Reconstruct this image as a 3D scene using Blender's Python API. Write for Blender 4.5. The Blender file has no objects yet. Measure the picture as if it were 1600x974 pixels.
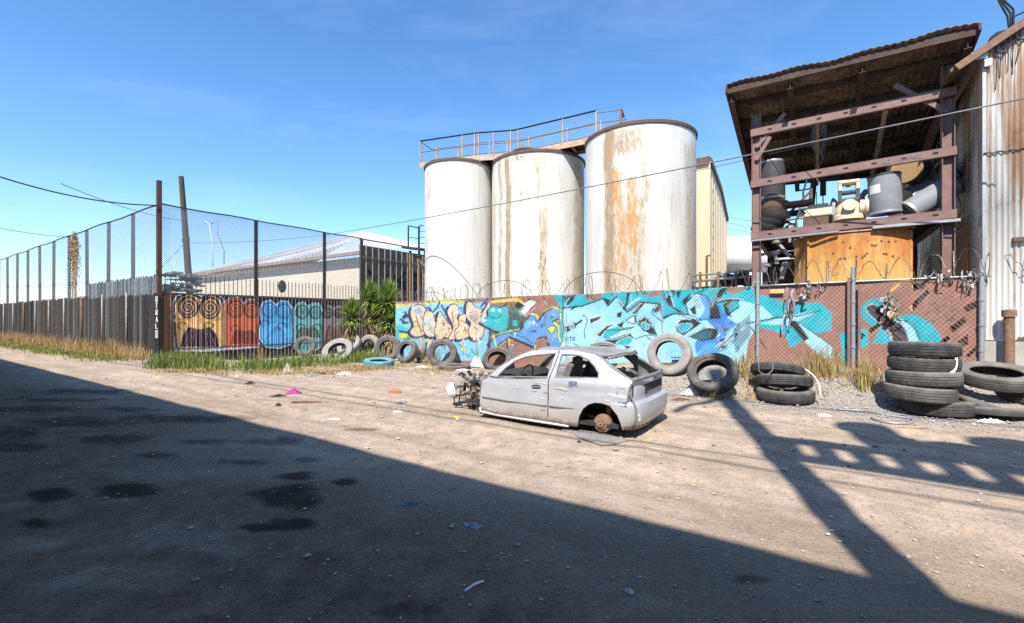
import bpy, bmesh, math, random
import numpy as np
from mathutils import Vector, Matrix, Euler
from mathutils.geometry import tessellate_polygon

random.seed(7); RNG = np.random.default_rng(7)
scene = bpy.context.scene
COL = scene.collection
# ------------------------------------------------------------------ measuring frame
F, CX, HY, H = 711.0, 800.0, 496.0, 1.65          # 16 mm lens seen at 1600 px; eye height 1.65 m
S = Vector((.83, -.558, 0)).normalized()           # along the street, to the right and nearer
N = Vector((.558, .83, 0)).normalized()            # across the street, away from the viewer
UP = Vector((0, 0, 1))
def SP(s, n, z=0.0): return S*s + N*n + UP*z
def at(px, py, Y): return Vector(((px-CX)/F*Y, Y, H+(HY-py)/F*Y))
def on_n(px, py, n):
    d = Vector(((px-CX)/F, 1, (HY-py)/F)); p = d*(n/d.dot(N))
    return p.dot(S), p.z+H
def on_s(px, py, s):
    d = Vector(((px-CX)/F, 1, (HY-py)/F)); p = d*(s/d.dot(S))
    return p.dot(N), p.z+H
def gp(px, py, z=0.0):
    Y = F*(H-z)/(py-HY); return Vector(((px-CX)/F*Y, Y, z))
def sstep(a, b, x):
    t = np.clip((np.asarray(x, float)-a)/(b-a), 0, 1); return t*t*(3-2*t)
def lin(c):
    return tuple(((v/255)/12.92 if v/255 <= .04045 else ((v/255+.055)/1.055)**2.4) for v in c)
_vn = {}
def vnoise(x, y, seed=0):
    """smooth value noise in [-1,1] (numpy arrays)"""
    if seed not in _vn: _vn[seed] = np.random.default_rng(seed).random((256, 256))*2-1
    r = _vn[seed]
    xi = np.floor(x).astype(int); yi = np.floor(y).astype(int)
    fx = x-xi; fy = y-yi; fx = fx*fx*(3-2*fx); fy = fy*fy*(3-2*fy)
    g = lambda i, j: r[i % 256, j % 256]
    return (g(xi, yi)*(1-fx)*(1-fy)+g(xi+1, yi)*fx*(1-fy)+g(xi, yi+1)*(1-fx)*fy+g(xi+1, yi+1)*fx*fy)
def terrain(s, n):
    s = np.asarray(s, float); n = np.asarray(n, float)
    berm = .5*sstep(-9, -2.5, s)*sstep(10.2, 11.9, n)
    dip = -.32*sstep(-15.5, -19.5, s)*sstep(8.0, 10.5, n)
    rut = -.035*sum(np.exp(-((n-q-.25*vnoise(s*.12, s*0, 9))/.22)**2) for q in (4.6, 6.1, 8.3))*sstep(12, 6, np.abs(s+5)) + .02*vnoise(s*.7, n*1.6, 1)+.012*vnoise(s*2.7, n*3.1, 2)
    return berm+dip+rut*sstep(60, 20, np.abs(n))
def gz(p): return float(terrain(p.dot(S), p.dot(N)))

# ------------------------------------------------------------------ scene objects
def tag(o, label=None, cat=None, group=None, kind=None):
    for k, v in (('label', label), ('category', cat), ('group', group), ('kind', kind)):
        if v: o[k] = v
    return o
def thing(name, label, cat, loc=(0, 0, 0), group=None):
    o = bpy.data.objects.new(name, None); COL.objects.link(o); o.location = loc
    o.empty_display_size = .2
    return tag(o, label, cat, group)
def parent(o, par):
    o.parent = par
    if par is not None:
        w = Matrix.Identity(4); chain = []; q = par
        while q is not None: chain.append(q); q = q.parent
        for q in reversed(chain):
            w = w @ q.matrix_parent_inverse @ Matrix.LocRotScale(q.location, q.rotation_euler, q.scale)
        o.matrix_parent_inverse = w.inverted()
class MB:
    def __init__(self): self.v = []; self.f = []; self.uv = None
    def add(self, vs, fs):
        b = len(self.v); self.v += [tuple(p) for p in vs]; self.f += [tuple(i+b for i in f) for f in fs]; return self
    def obox(self, o, a, b, c):
        """box from corner o with edge vectors a, b, c"""
        o, a, b, c = map(Vector, (o, a, b, c))
        vs = [o, o+a, o+a+b, o+b, o+c, o+a+c, o+a+b+c, o+b+c]
        fs = [(0, 3, 2, 1), (4, 5, 6, 7), (0, 1, 5, 4), (1, 2, 6, 5), (2, 3, 7, 6), (3, 0, 4, 7)]
        if a.cross(b).dot(c) < 0: fs = [f[::-1] for f in fs]
        return self.add(vs, fs)
    def sbox(self, s0, s1, n0, n1, z0, z1):
        return self.obox(SP(s0, n0, z0), S*(s1-s0), N*(n1-n0), UP*(z1-z0))
    def beam(self, p, q, w, h, up=UP):
        p, q = Vector(p), Vector(q); d = (q-p).normalized(); up = Vector(up)
        sx = d.cross(up)
        if sx.length < 1e-4: sx = d.cross(S)
        sx.normalize(); u = sx.cross(d).normalized()
        return self.obox(p-sx*w/2-u*h/2, sx*w, u*h, q-p)
    def ibeam(self, p, q, w, h, up=UP, t=.014):
        p, q = Vector(p), Vector(q); d = (q-p).normalized(); sx = d.cross(Vector(up))
        if sx.length < 1e-4: sx = d.cross(S)
        sx.normalize(); u = sx.cross(d).normalized()
        self.obox(p-sx*w/2+u*(h/2-t), sx*w, u*t, q-p); self.obox(p-sx*w/2-u*h/2, sx*w, u*t, q-p)
        return self.obox(p-sx*t/2-u*(h/2-t), sx*t, u*(h-2*t), q-p)
    def tube(self, pts, r, k=6, cap=True):
        pts = [Vector(p) for p in pts]; n = len(pts); rs = r if isinstance(r, (list, tuple)) else [r]*n
        vs = []; ref = None
        for i, p in enumerate(pts):
            d = (pts[min(i+1, n-1)]-pts[max(i-1, 0)])
            if d.length < 1e-9: d = Vector((0, 0, 1))
            d.normalize()
            if ref is None: ref = d.orthogonal().normalized()
            ref = ref-d*ref.dot(d)
            if ref.length < 1e-6: ref = d.orthogonal()
            ref.normalize(); b = d.cross(ref)
            for j in range(k):
                a = 2*math.pi*j/k; vs.append(p+(ref*math.cos(a)+b*math.sin(a))*rs[i])
        fs = [(i*k+j, i*k+(j+1) % k, (i+1)*k+(j+1) % k, (i+1)*k+j) for i in range(n-1) for j in range(k)]
        if cap: fs += [tuple(reversed(range(k))), tuple(range((n-1)*k, n*k))]
        return self.add(vs, fs)
    def lathe(self, prof, k=24, M=None, cap=False, a0=0, a1=2*math.pi):
        full = abs(a1-a0-2*math.pi) < 1e-6; m = k if full else k+1
        vs = []
        for r, z in prof:
            for j in range(m):
                a = a0+(a1-a0)*j/k; p = Vector((r*math.cos(a), r*math.sin(a), z)); vs.append(M @ p if M else p)
        fs = []
        for i in range(len(prof)-1):
            for j in range(k):
                j2 = (j+1) % m; fs.append((i*m+j, i*m+j2, (i+1)*m+j2, (i+1)*m+j))
        if cap: fs += [tuple(reversed(range(m))), tuple(range((len(prof)-1)*m, len(prof)*m))]
        return self.add(vs, fs)
    def cyl(self, p, q, r, k=20): return self.tube([p, q], r, k)
    def poly(self, pts, ext):
        """prism: planar polygon extruded along ext"""
        pts = [Vector(p) for p in pts]; ext = Vector(ext); n = len(pts)
        nr = sum(((pts[i]-pts[0]).cross(pts[(i+1) % n]-pts[0]) for i in range(n)), Vector())
        if nr.dot(ext) > 0: pts = pts[::-1]
        tr = tessellate_polygon([pts]); vs = pts+[p+ext for p in pts]
        nf = sum(((pts[i]-pts[0]).cross(pts[(i+1) % n]-pts[0]) for i in range(n)), Vector())
        fs = []
        for t in tr:
            t = tuple(t); nn = (pts[t[1]]-pts[t[0]]).cross(pts[t[2]]-pts[t[0]])
            if nn.dot(nf) < 0: t = t[::-1]
            fs.append(t); fs.append(tuple(i+n for i in t[::-1]))
        fs += [(i, i+n, (i+1) % n+n, (i+1) % n) for i in range(n)]
        return self.add(vs, fs)
    def grid(self, fn, nu, nv):
        vs = [fn(i/(nu-1), j/(nv-1)) for j in range(nv) for i in range(nu)]
        fs = [(j*nu+i, j*nu+i+1, (j+1)*nu+i+1, (j+1)*nu+i) for j in range(nv-1) for i in range(nu-1)]
        return self.add(vs, fs)
    def build(self, name, m, par=None, smooth=False, bevel=0, solid=0, angle=None, loc=None, rot=None, weld=False, sub=0):
        me = bpy.data.meshes.new(name); me.from_pydata(self.v, [], self.f); me.validate(); me.update()
        if weld:
            bm = bmesh.new(); bm.from_mesh(me); bmesh.ops.remove_doubles(bm, verts=bm.verts, dist=1e-5)
            bmesh.ops.recalc_face_normals(bm, faces=bm.faces); bm.to_mesh(me); bm.free()
        if smooth:
            me.polygons.foreach_set('use_smooth', [True]*len(me.polygons))
            if angle: me.set_sharp_from_angle(angle=math.radians(angle))
        if m: me.materials.append(m)
        o = bpy.data.objects.new(name, me); COL.objects.link(o)
        if loc is not None: o.location = loc
        if rot is not None: o.rotation_euler = rot
        parent(o, par)
        if solid:
            d = o.modifiers.new('s', 'SOLIDIFY'); d.thickness = solid; d.offset = 0
            if smooth: d = o.modifiers.new('e', 'EDGE_SPLIT'); d.split_angle = math.radians(42)
        if bevel:
            d = o.modifiers.new('b', 'BEVEL'); d.width = bevel; d.segments = 2; d.limit_method = 'ANGLE'
        if sub:
            d = o.modifiers.new('u', 'SUBSURF'); d.levels = sub; d.render_levels = sub
        return o
def setcol(o, arr, name='Col'):
    a = o.data.color_attributes.new(name, 'FLOAT_COLOR', 'POINT')
    arr = np.asarray(arr, np.float32)
    if arr.shape[1] == 3: arr = np.hstack([arr, np.ones((len(arr), 1), np.float32)])
    a.data.foreach_set('color', arr.ravel())
def verts(o):
    a = np.empty(len(o.data.vertices)*3, np.float32); o.data.vertices.foreach_get('co', a); return a.reshape(-1, 3)
def proj(P):
    P = np.asarray(P); return CX+F*P[:, 0]/P[:, 1], HY-F*(P[:, 2]-H)/P[:, 1]
def copy_tree(o, par=None):
    c = o.copy(); COL.objects.link(c)
    if par is not None: c.parent = par
    for ch in list(o.children): copy_tree(ch, c)
    return c

# ------------------------------------------------------------------ materials
class Mat:
    def __init__(self, name):
        self.m = bpy.data.materials.new(name); self.m.use_nodes = True; self.t = self.m.node_tree
        self.b = self.t.nodes['Principled BSDF']; self.out = self.t.nodes['Material Output']
    def n(self, typ, ins=None, **props):
        nd = self.t.nodes.new('ShaderNode'+typ)
        for k, v in props.items(): setattr(nd, k, v)
        for k, v in (ins or {}).items(): self.set(nd.inputs[k], v)
        return nd
    def set(self, sock, v):
        if isinstance(v, bpy.types.NodeSocket): self.t.links.new(v, sock)
        elif isinstance(v, bpy.types.Node): self.t.links.new(v.outputs[0], sock)
        else:
            if sock.type == 'RGBA' and len(v) == 3: v = (*v, 1)
            sock.default_value = v
    def P(self, **kw):
        for k, v in kw.items(): self.set(self.b.inputs[k.replace('_', ' ')], v)
        return self
    def coord(self, kind='Object', scale=None):
        c = self.n('TexCoord').outputs[kind]
        if scale is None: return c
        return self.n('Mapping', {'Vector': c, 'Scale': scale}).outputs[0]
    def noise(self, scale, detail=4, rough=.6, vec=None, dist=0):
        return self.n('TexNoise', {'Vector': vec or self.coord(), 'Scale': scale, 'Detail': detail, 'Roughness': rough, 'Distortion': dist}).outputs[0]
    def ramp(self, fac, stops):
        r = self.n('ValToRGB', {'Fac': fac}); e = r.color_ramp.elements
        while len(e) < len(stops): e.new(.5)
        for el, (p, c) in zip(e, stops):
            el.position = p; el.color = (c, c, c, 1) if isinstance(c, (int, float)) else (*c, 1)
        return r.outputs[0]
    def mix(self, fac, a, b, blend='MIX'):
        x = self.n('Mix', data_type='RGBA', blend_type=blend)
        self.set(x.inputs[0], fac); self.set(x.inputs[6], a); self.set(x.inputs[7], b); return x.outputs[2]
    def math(self, op, a, b=0.0, c=0.0):
        x = self.n('Math', operation=op); self.set(x.inputs[0], a); self.set(x.inputs[1], b); self.set(x.inputs[2], c); return x.outputs[0]
    def bump(self, h, strength=.3, dist=.02):
        self.P(Normal=self.n('Bump', {'Height': h, 'Strength': strength, 'Distance': dist}).outputs[0]); return self
    def attr(self, name, out=0): return self.n('Attribute', attribute_name=name).outputs[out]
def simple(name, c1, c2=None, rough=.7, metal=0, scale=6, bump=0, stretch=None, spec=.3, rust=None, rlo=.55, rhi=.7):
    """two tone noise paint with optional rust spots"""
    m = Mat(name); c2 = c2 or tuple(x*.7 for x in c1); vec = m.coord('Object', stretch)
    f = m.noise(scale, 6, .65, vec); col = m.mix(m.ramp(f, [(.32, 0), (.68, 1)]), c1, c2)
    if rust:
        g = m.noise(scale*1.7, 8, .7, m.coord('Object', stretch)); col = m.mix(m.ramp(g, [(rlo, 0), (rhi, 1)]), col, rust)
    m.P(Base_Color=col, Roughness=rough, Metallic=metal, Specular_IOR_Level=spec)
    if bump: m.bump(m.noise(scale*6, 4), bump, .01)
    return m.m
K = .87
def sc(*c): return tuple(v*K for v in lin(c))
M = {}
M['dark_steel'] = simple('dark_steel', (.035, .032, .032), (.06, .05, .045), .65, .2, 12)
M['rust_steel'] = simple('rust_steel', (.16, .085, .05), (.26, .17, .11), .85, 0, 14, .3)
M['galv'] = simple('galvanised', (.32, .33, .34), (.42, .43, .44), .5, .5, 9)
M['brown_steel'] = simple('brown_painted_steel', (.175, .10, .09), (.235, .145, .125), .6, 0, 5, .1, rust=(.13, .07, .05), rlo=.6, rhi=.7)
M['concrete'] = simple('concrete', (.42, .39, .34), (.3, .28, .25), .9, 0, 3, .3)
M['cream_wall'] = simple('cream_stucco', (.76, .68, .55), (.70, .62, .49), .9, 0, 1.5, .05)
M['tan_metal'] = simple('tan_metal', (.62, .50, .33), (.56, .45, .30), .55, 0, 2, stretch=(1, 1, .15))
M['white_paint'] = simple('white_paint', (.78, .78, .77), (.68, .68, .67), .5, 0, 3)
M['wood_pole'] = simple('pole_wood', (.11, .07, .05), (.06, .042, .034), .9, 0, 4, .4, stretch=(4, 4, .4))
M['grey_wood'] = simple('weathered_wood', (.30, .24, .18), (.18, .14, .11), .9, 0, 5, .3, stretch=(3, 3, .4))
M['black_cable'] = simple('black_cable', (.03, .03, .032), (.05, .05, .055), .5, 0, 8)
M['grey_cable'] = simple('grey_cable', (.2, .2, .21), (.14, .14, .15), .5, 0.2, 8)
M['cream_machine'] = simple('cream_machine_paint', (.68, .60, .44), (.55, .46, .32), .5, 0, 8, rust=(.25, .16, .09), rlo=.66, rhi=.74)
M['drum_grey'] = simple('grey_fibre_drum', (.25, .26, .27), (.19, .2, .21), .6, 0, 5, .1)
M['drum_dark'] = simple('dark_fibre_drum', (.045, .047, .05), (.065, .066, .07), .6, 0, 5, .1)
M['drum_rim'] = simple('drum_rim_metal', (.5, .5, .48), (.35, .34, .32), .4, .5, 8)
M['board_tan'] = simple('tan_board', (.42, .28, .14), (.34, .21, .10), .8, 0, 6)
M['black_gap'] = simple('black_plastic', (.012, .012, .013), (.022, .021, .02), .8)
M['warehouse'] = simple('warehouse_wall', (.4, .37, .33), (.33, .31, .28), .9, 0, .8)
# ------------------------------------------------------------------ camera, sun, sky
cam = bpy.data.cameras.new('camera'); co = bpy.data.objects.new('camera', cam); COL.objects.link(co)
cam.sensor_width = 36; cam.lens = F*36/1600; cam.shift_y = 9/1600; cam.clip_end = 6000; cam.clip_start = .05
co.location = (0, 0, H); co.rotation_euler = (math.pi/2, 0, 0); scene.camera = co
EL, AZ = math.radians(50), math.radians(19.2)        # rays travel toward azimuth 19 deg right of the view
sun = bpy.data.lights.new('sun', 'SUN'); so = bpy.data.objects.new('sun', sun); COL.objects.link(so)
sun.energy = 4.5; sun.angle = math.radians(.5); sun.color = (1, .955, .88)
so.rotation_euler = Vector((math.sin(AZ)*math.cos(EL), math.cos(AZ)*math.cos(EL), -math.sin(EL))).to_track_quat('-Z', 'Y').to_euler()
w = bpy.data.worlds.new('World'); scene.world = w; w.use_nodes = True; nt = w.node_tree
sky = nt.nodes.new('ShaderNodeTexSky'); sky.sky_type = 'NISHITA'; sky.sun_disc = False
sky.sun_elevation = EL; sky.sun_rotation = math.radians(180)+AZ
sky.air_density = 1.0; sky.dust_density = .15; sky.ozone_density = 4.0; sky.altitude = 50
tc = nt.nodes.new('ShaderNodeTexCoord'); mp = nt.nodes.new('ShaderNodeMapping'); mp.inputs['Scale'].default_value = (1.2, 3.0, 5.0)
mp.inputs['Rotation'].default_value = (.2, .5, .5)
nz = nt.nodes.new('ShaderNodeTexNoise'); nz.inputs['Scale'].default_value = 1.6; nz.inputs['Detail'].default_value = 8; nz.inputs['Roughness'].default_value = .62
nz.inputs['Distortion'].default_value = .6
rp = nt.nodes.new('ShaderNodeValToRGB'); rp.color_ramp.elements[0].position = .46; rp.color_ramp.elements[1].position = .85
rp.color_ramp.elements[1].color = (.07, .07, .07, 1)
mx = nt.nodes.new('ShaderNodeMix'); mx.data_type = 'RGBA'; mx.inputs[7].default_value = (8, 8.6, 9.4, 1)
hs = nt.nodes.new('ShaderNodeHueSaturation'); hs.inputs['Saturation'].default_value = 1.17
L = nt.links.new
L(tc.outputs['Generated'], mp.inputs[0]); L(mp.outputs[0], nz.inputs[0]); L(nz.outputs[0], rp.inputs[0]); L(rp.outputs[0], mx.inputs[0])
L(sky.outputs[0], hs.inputs['Color']); L(hs.outputs[0], mx.inputs[6]); L(mx.outputs[2], nt.nodes['Background'].inputs[0])
nt.nodes['Background'].inputs[1].default_value = .138
vs = scene.view_settings; vs.view_transform = 'Standard'; vs.look = 'None'; vs.gamma = 1; vs.use_curve_mapping = False; vs.exposure = .92
scene.display_settings.display_device = 'sRGB'
scene.cycles.max_bounces = 6; scene.cycles.transparent_max_bounces = 24; scene.cycles.use_denoising = False

# ------------------------------------------------------------------ ground
def axis(lo, flo, fhi, hi, fine, mid, far):
    a = list(np.arange(flo, fhi, fine)); x = fhi
    while x < hi: a.append(x); x += mid
    st = mid
    while x < far: a.append(x); st *= 1.6; x += st
    x = flo-mid; b = []
    while x > lo: b.append(x); x -= mid
    st = mid
    while x > -far: b.append(x); st *= 1.6; x -= st
    return np.array(b[::-1]+a)
sa = axis(-60, -17, 7, 20, .07, .3, 4000); na = axis(-6, .8, 9.4, 32, .06, .22, 4000)
SS, NN = np.meshgrid(sa, na); ss, nn = SS.ravel(), NN.ravel(); zz = terrain(ss, nn)
Sv, Nv = np.array(S), np.array(N)
P = ss[:, None]*Sv+nn[:, None]*Nv; P[:, 2] = zz
ns_, nn_ = len(sa), len(na)
fs = [(j*ns_+i, j*ns_+i+1, (j+1)*ns_+i+1, (j+1)*ns_+i) for j in range(nn_-1) for i in range(ns_-1)]
me = bpy.data.meshes.new('ground'); me.from_pydata(P.tolist(), [], fs); me.update()
me.polygons.foreach_set('use_smooth', [True]*len(me.polygons))
ground = bpy.data.objects.new('ground', me); COL.objects.link(ground); tag(ground, kind='structure')
# stains of spilled oil, pale dust, gravel verge: masks painted once in plan
inv = P[:, 1] > 1.0
PX = np.full(len(P), -9999.); PY = np.full(len(P), 9999.)
PX[inv], PY[inv] = proj(P[inv])
def blob(cx, cy, rx, ry, soft=.6, seed=3):
    d = np.sqrt(((PX-cx)/rx)**2+((PY-cy)/ry)**2)+.35*vnoise(ss*3.1, nn*3.1, seed)+.2*vnoise(ss*9, nn*9, seed+9)
    return np.clip((1-d)/soft+.3, 0, 1)*(d < 1.3)
oil = np.zeros(len(P))
for i, b in enumerate([(450, 775, 72, 20), (205, 768, 48, 13), (85, 771, 40, 14), (455, 819, 48, 10), (405, 825, 30, 7), (460, 745, 45, 10), (535, 752, 22, 7),
          (60, 818, 40, 12), (290, 655, 110, 8), (120, 660, 130, 8), (60, 640, 90, 6), (180, 688, 90, 9), (250, 712, 45, 6), (380, 722, 40, 6), (130, 612, 110, 5), (90, 625, 90, 4),
          (20, 680, 60, 14), (420, 690, 60, 8), (330, 690, 70, 6), (640, 955, 50, 14), (1170, 905, 40, 8), (560, 672, 30, 3), (210, 640, 60, 4), (20, 700, 70, 8)]):
    oil = np.maximum(oil, blob(*b, seed=i)*(1 if i < 8 else .75))
pale = np.zeros(len(P))
for i, b in enumerate([(270, 835, 130, 28), (340, 855, 80, 14), (330, 738, 160, 12), (270, 642, 40, 5), (345, 662, 30, 4), (30, 788, 30, 5), (480, 668, 30, 4), (150, 905, 140, 22), (60, 850, 40, 10)]):
    pale = np.maximum(pale, blob(*b, .9, seed=40+i))
sidx, zidx = ss, nn
verge = sstep(9.2, 10.6, nn+.5*vnoise(ss*.8, nn*.8, 20))*sstep(-4.5, -2, ss+.8*vnoise(ss*.5, nn*.9, 21))   # grey gravel before the tyres on the right
lane_shade = sstep(4.9, 1.2, nn+.9*vnoise(ss*.35, nn*.5, 22)+.4*vnoise(ss*1.3, nn*1.5, 23))                     # dark packed dirt, with the warehouse shade deepened in its colour
trk = np.maximum(np.maximum(blob(120, 900, 230, 34, .5, 60), blob(250, 850, 150, 16, .5, 61)), np.maximum(blob(60, 940, 90, 50, .5, 62), blob(700, 640, 400, 7, .5, 63)*.6))
ta_ = me.attributes.new('Track', 'FLOAT', 'POINT'); ta_.data.foreach_set('value', trk.astype(np.float32))
setcol(ground, np.stack([oil, pale, verge, lane_shade], 1), 'Masks')
m = Mat('dirt'); vec = m.coord()
msk = m.n('Attribute', attribute_name='Masks'); sep = m.n('SeparateColor', {'Color': msk.outputs[0]})
big = m.noise(.45, 6, .6, vec); mid = m.noise(3.5, 8, .7, vec); fin = m.noise(38, 5, .75, vec); grit = m.n('TexVoronoi', {'Vector': vec, 'Scale': 85.0}).outputs['Color']
gsep = m.n('SeparateColor', {'Color': grit}).outputs[0]
c = m.mix(m.ramp(big, [(.35, 0), (.65, 1)]), (.53, .405, .295), (.44, .338, .248))
c = m.mix(m.ramp(mid, [(.42, 0), (.66, 1)]), c, (.28, .23, .185))
c = m.mix(m.math('MULTIPLY', m.ramp(mid, [(.52, 0), (.75, 1)]), .6), c, (.40, .28, .185))
c = m.mix(m.math('MULTIPLY', m.ramp(fin, [(.45, 0), (.75, 1)]), .35), c, (.16, .135, .115))
c = m.mix(m.math('MULTIPLY', m.ramp(gsep, [(.86, 0), (.93, 1)]), m.ramp(mid, [(.4, 0), (.6, .6)])), c, (.5, .45, .39))
c = m.mix(m.math('MULTIPLY', m.ramp(gsep, [(.05, 1), (.16, 0)]), .5), c, (.10, .085, .075))
stv = m.n('Mapping', {'Vector': vec, 'Rotation': (0, 0, .592)}).outputs[0]; stv = m.n('Mapping', {'Vector': stv, 'Scale': (.22, 1.7, 1)}).outputs[0]
stk_ = m.noise(1.3, 7, .68, stv, .4)
c = m.mix(m.math('MULTIPLY', m.ramp(stk_, [(.47, 0), (.68, 1)]), .55), c, (.24, .185, .135)); c = m.mix(m.math('MULTIPLY', m.ramp(stk_, [(.30, 1), (.45, 0)]), .5), c, (.56, .47, .38))
vg = m.mix(m.ramp(gsep, [(.2, 0), (.9, 1)]), (.16, .145, .135), (.40, .37, .34))
c = m.mix(m.math('MULTIPLY', sep.outputs[2], .8), c, vg)
ln = m.mix(m.ramp(mid, [(.35, 0), (.65, 1)]), (.060, .038, .024), (.21, .145, .092))  # packed dirt tones, darkened to deepen the near shadow
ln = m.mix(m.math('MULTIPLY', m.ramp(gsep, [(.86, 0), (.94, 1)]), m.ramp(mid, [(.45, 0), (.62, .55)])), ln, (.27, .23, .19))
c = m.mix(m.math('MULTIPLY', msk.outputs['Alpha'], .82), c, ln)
c = m.mix(m.math('MULTIPLY', sep.outputs[1], m.ramp(m.noise(6, 6, .7, vec), [(.35, .15), (.7, .75)])), c, (.34, .28, .22))
ok = m.ramp(m.math('ADD', sep.outputs[0], m.math('MULTIPLY', m.math('SUBTRACT', m.noise(5, 8, .75, vec), .5), 1.1)), [(.26, 0), (1.0, 1)])
c = m.mix(m.math('MULTIPLY', ok, .82), c, (.022, .016, .013))
tk = m.attr('Track', 2); tv = m.n('Mapping', {'Vector': vec, 'Rotation': (0, 0, .55)}).outputs[0]
wv_ = m.n('TexWave', {'Vector': tv, 'Scale': 5.5, 'Distortion': 2.2, 'Detail': 3, 'Detail Scale': .6}, wave_type='BANDS').outputs[1]
c = m.mix(m.math('MULTIPLY', m.math('MULTIPLY', m.ramp(wv_, [(.5, 0), (.85, 1)]), tk), m.ramp(m.noise(1.7, 5, .65, vec), [(.48, 0), (.62, .5)])), c, (.04, .028, .02))
c = m.mix(m.math('MULTIPLY', m.ramp(fin, [(.5, 0), (.68, 1)]), m.math('MULTIPLY', msk.outputs['Alpha'], .45)), c, (.03, .022, .017))
m.P(Base_Color=c, Roughness=.95, Specular_IOR_Level=.03)
hh = m.math('ADD', m.math('MULTIPLY', fin, .5), m.math('ADD', m.math('MULTIPLY', mid, .8), m.math('MULTIPLY', gsep, .3)))
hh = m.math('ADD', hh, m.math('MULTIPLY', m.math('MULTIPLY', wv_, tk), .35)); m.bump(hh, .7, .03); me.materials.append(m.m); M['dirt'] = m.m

# loose stones
def stones(name, count, fn, mt, label):
    mb = MB()
    ico = [(0, 0, 1), (.9, 0, .35), (.28, .86, .35), (-.73, .53, .35), (-.73, -.53, .35), (.28, -.86, .35), (0, 0, -.6)]
    fc = [(0, 1, 2), (0, 2, 3), (0, 3, 4), (0, 4, 5), (0, 5, 1), (2, 1, 6), (3, 2, 6), (4, 3, 6), (5, 4, 6), (1, 5, 6)]
    V, Fc, C = [], [], []
    for i in range(count):
        s, n, r = fn()
        z = float(terrain(s, n)); p = SP(s, n, z+r*.25); a = random.random()*6.28; ca, sa_ = math.cos(a), math.sin(a)
        g = random.choice([(.40, .33, .26), (.30, .25, .2), (.2, .175, .15), (.44, .38, .31), (.11, .095, .085), (.35, .27, .2), (.16, .13, .11), (.36, .3, .24)])
        b = len(V); fx, fy = random.uniform(.6, 1.2), random.uniform(.6, 1.2)
        for x, y, zz_ in ico:
            x *= r*fx*random.uniform(.8, 1.2); y *= r*fy*random.uniform(.8, 1.2)
            V.append((p.x+x*ca-y*sa_, p.y+x*sa_+y*ca, p.z+zz_*r*random.uniform(.5, .8))); C.append(g)
        Fc += [tuple(b+k for k in f) for f in fc]
    mb.v, mb.f = V, Fc; o = mb.build(name, mt); setcol(o, C); tag(o, label, 'gravel', kind='stuff'); return o
m = Mat('stone'); m.P(Base_Color=m.mix(.3, m.attr('Col'), m.noise(30)), Roughness=.9)
M['stone'] = m.m
def fn_near():
    while True:
        s = random.uniform(-14, 7); n = random.uniform(1.2, 11.4)
        p = SP(s, n)
        if p.y > 1.5 and abs(p.x) < p.y*1.3: return s, n, abs(random.gauss(0, .006))+.0035+(random.random() < .012)*random.uniform(.008, .022)
def fn_verge():
    while True:
        s = random.uniform(-4.5, 4); n = random.gauss(10.4, .7)
        if 9.0 < n < 12: return s, n, abs(random.gauss(0, .011))+.007
stones('gravel', 10000, fn_near, M['stone'], 'small loose stones scattered over the dirt yard')
def fn_far():
    while True:
        s = random.uniform(-16, 5); n = random.uniform(4, 11.5)
        if SP(s, n).y > 3: return s, n, abs(random.gauss(0, .012))+.008
stones('gravel', 1500, fn_far, M['stone'], 'crumbs of dirt and small stones across the sunlit yard')
stones('gravel', 5000, fn_verge, M['stone'], 'grey gravel verge in front of the tyres on the right')
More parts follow.
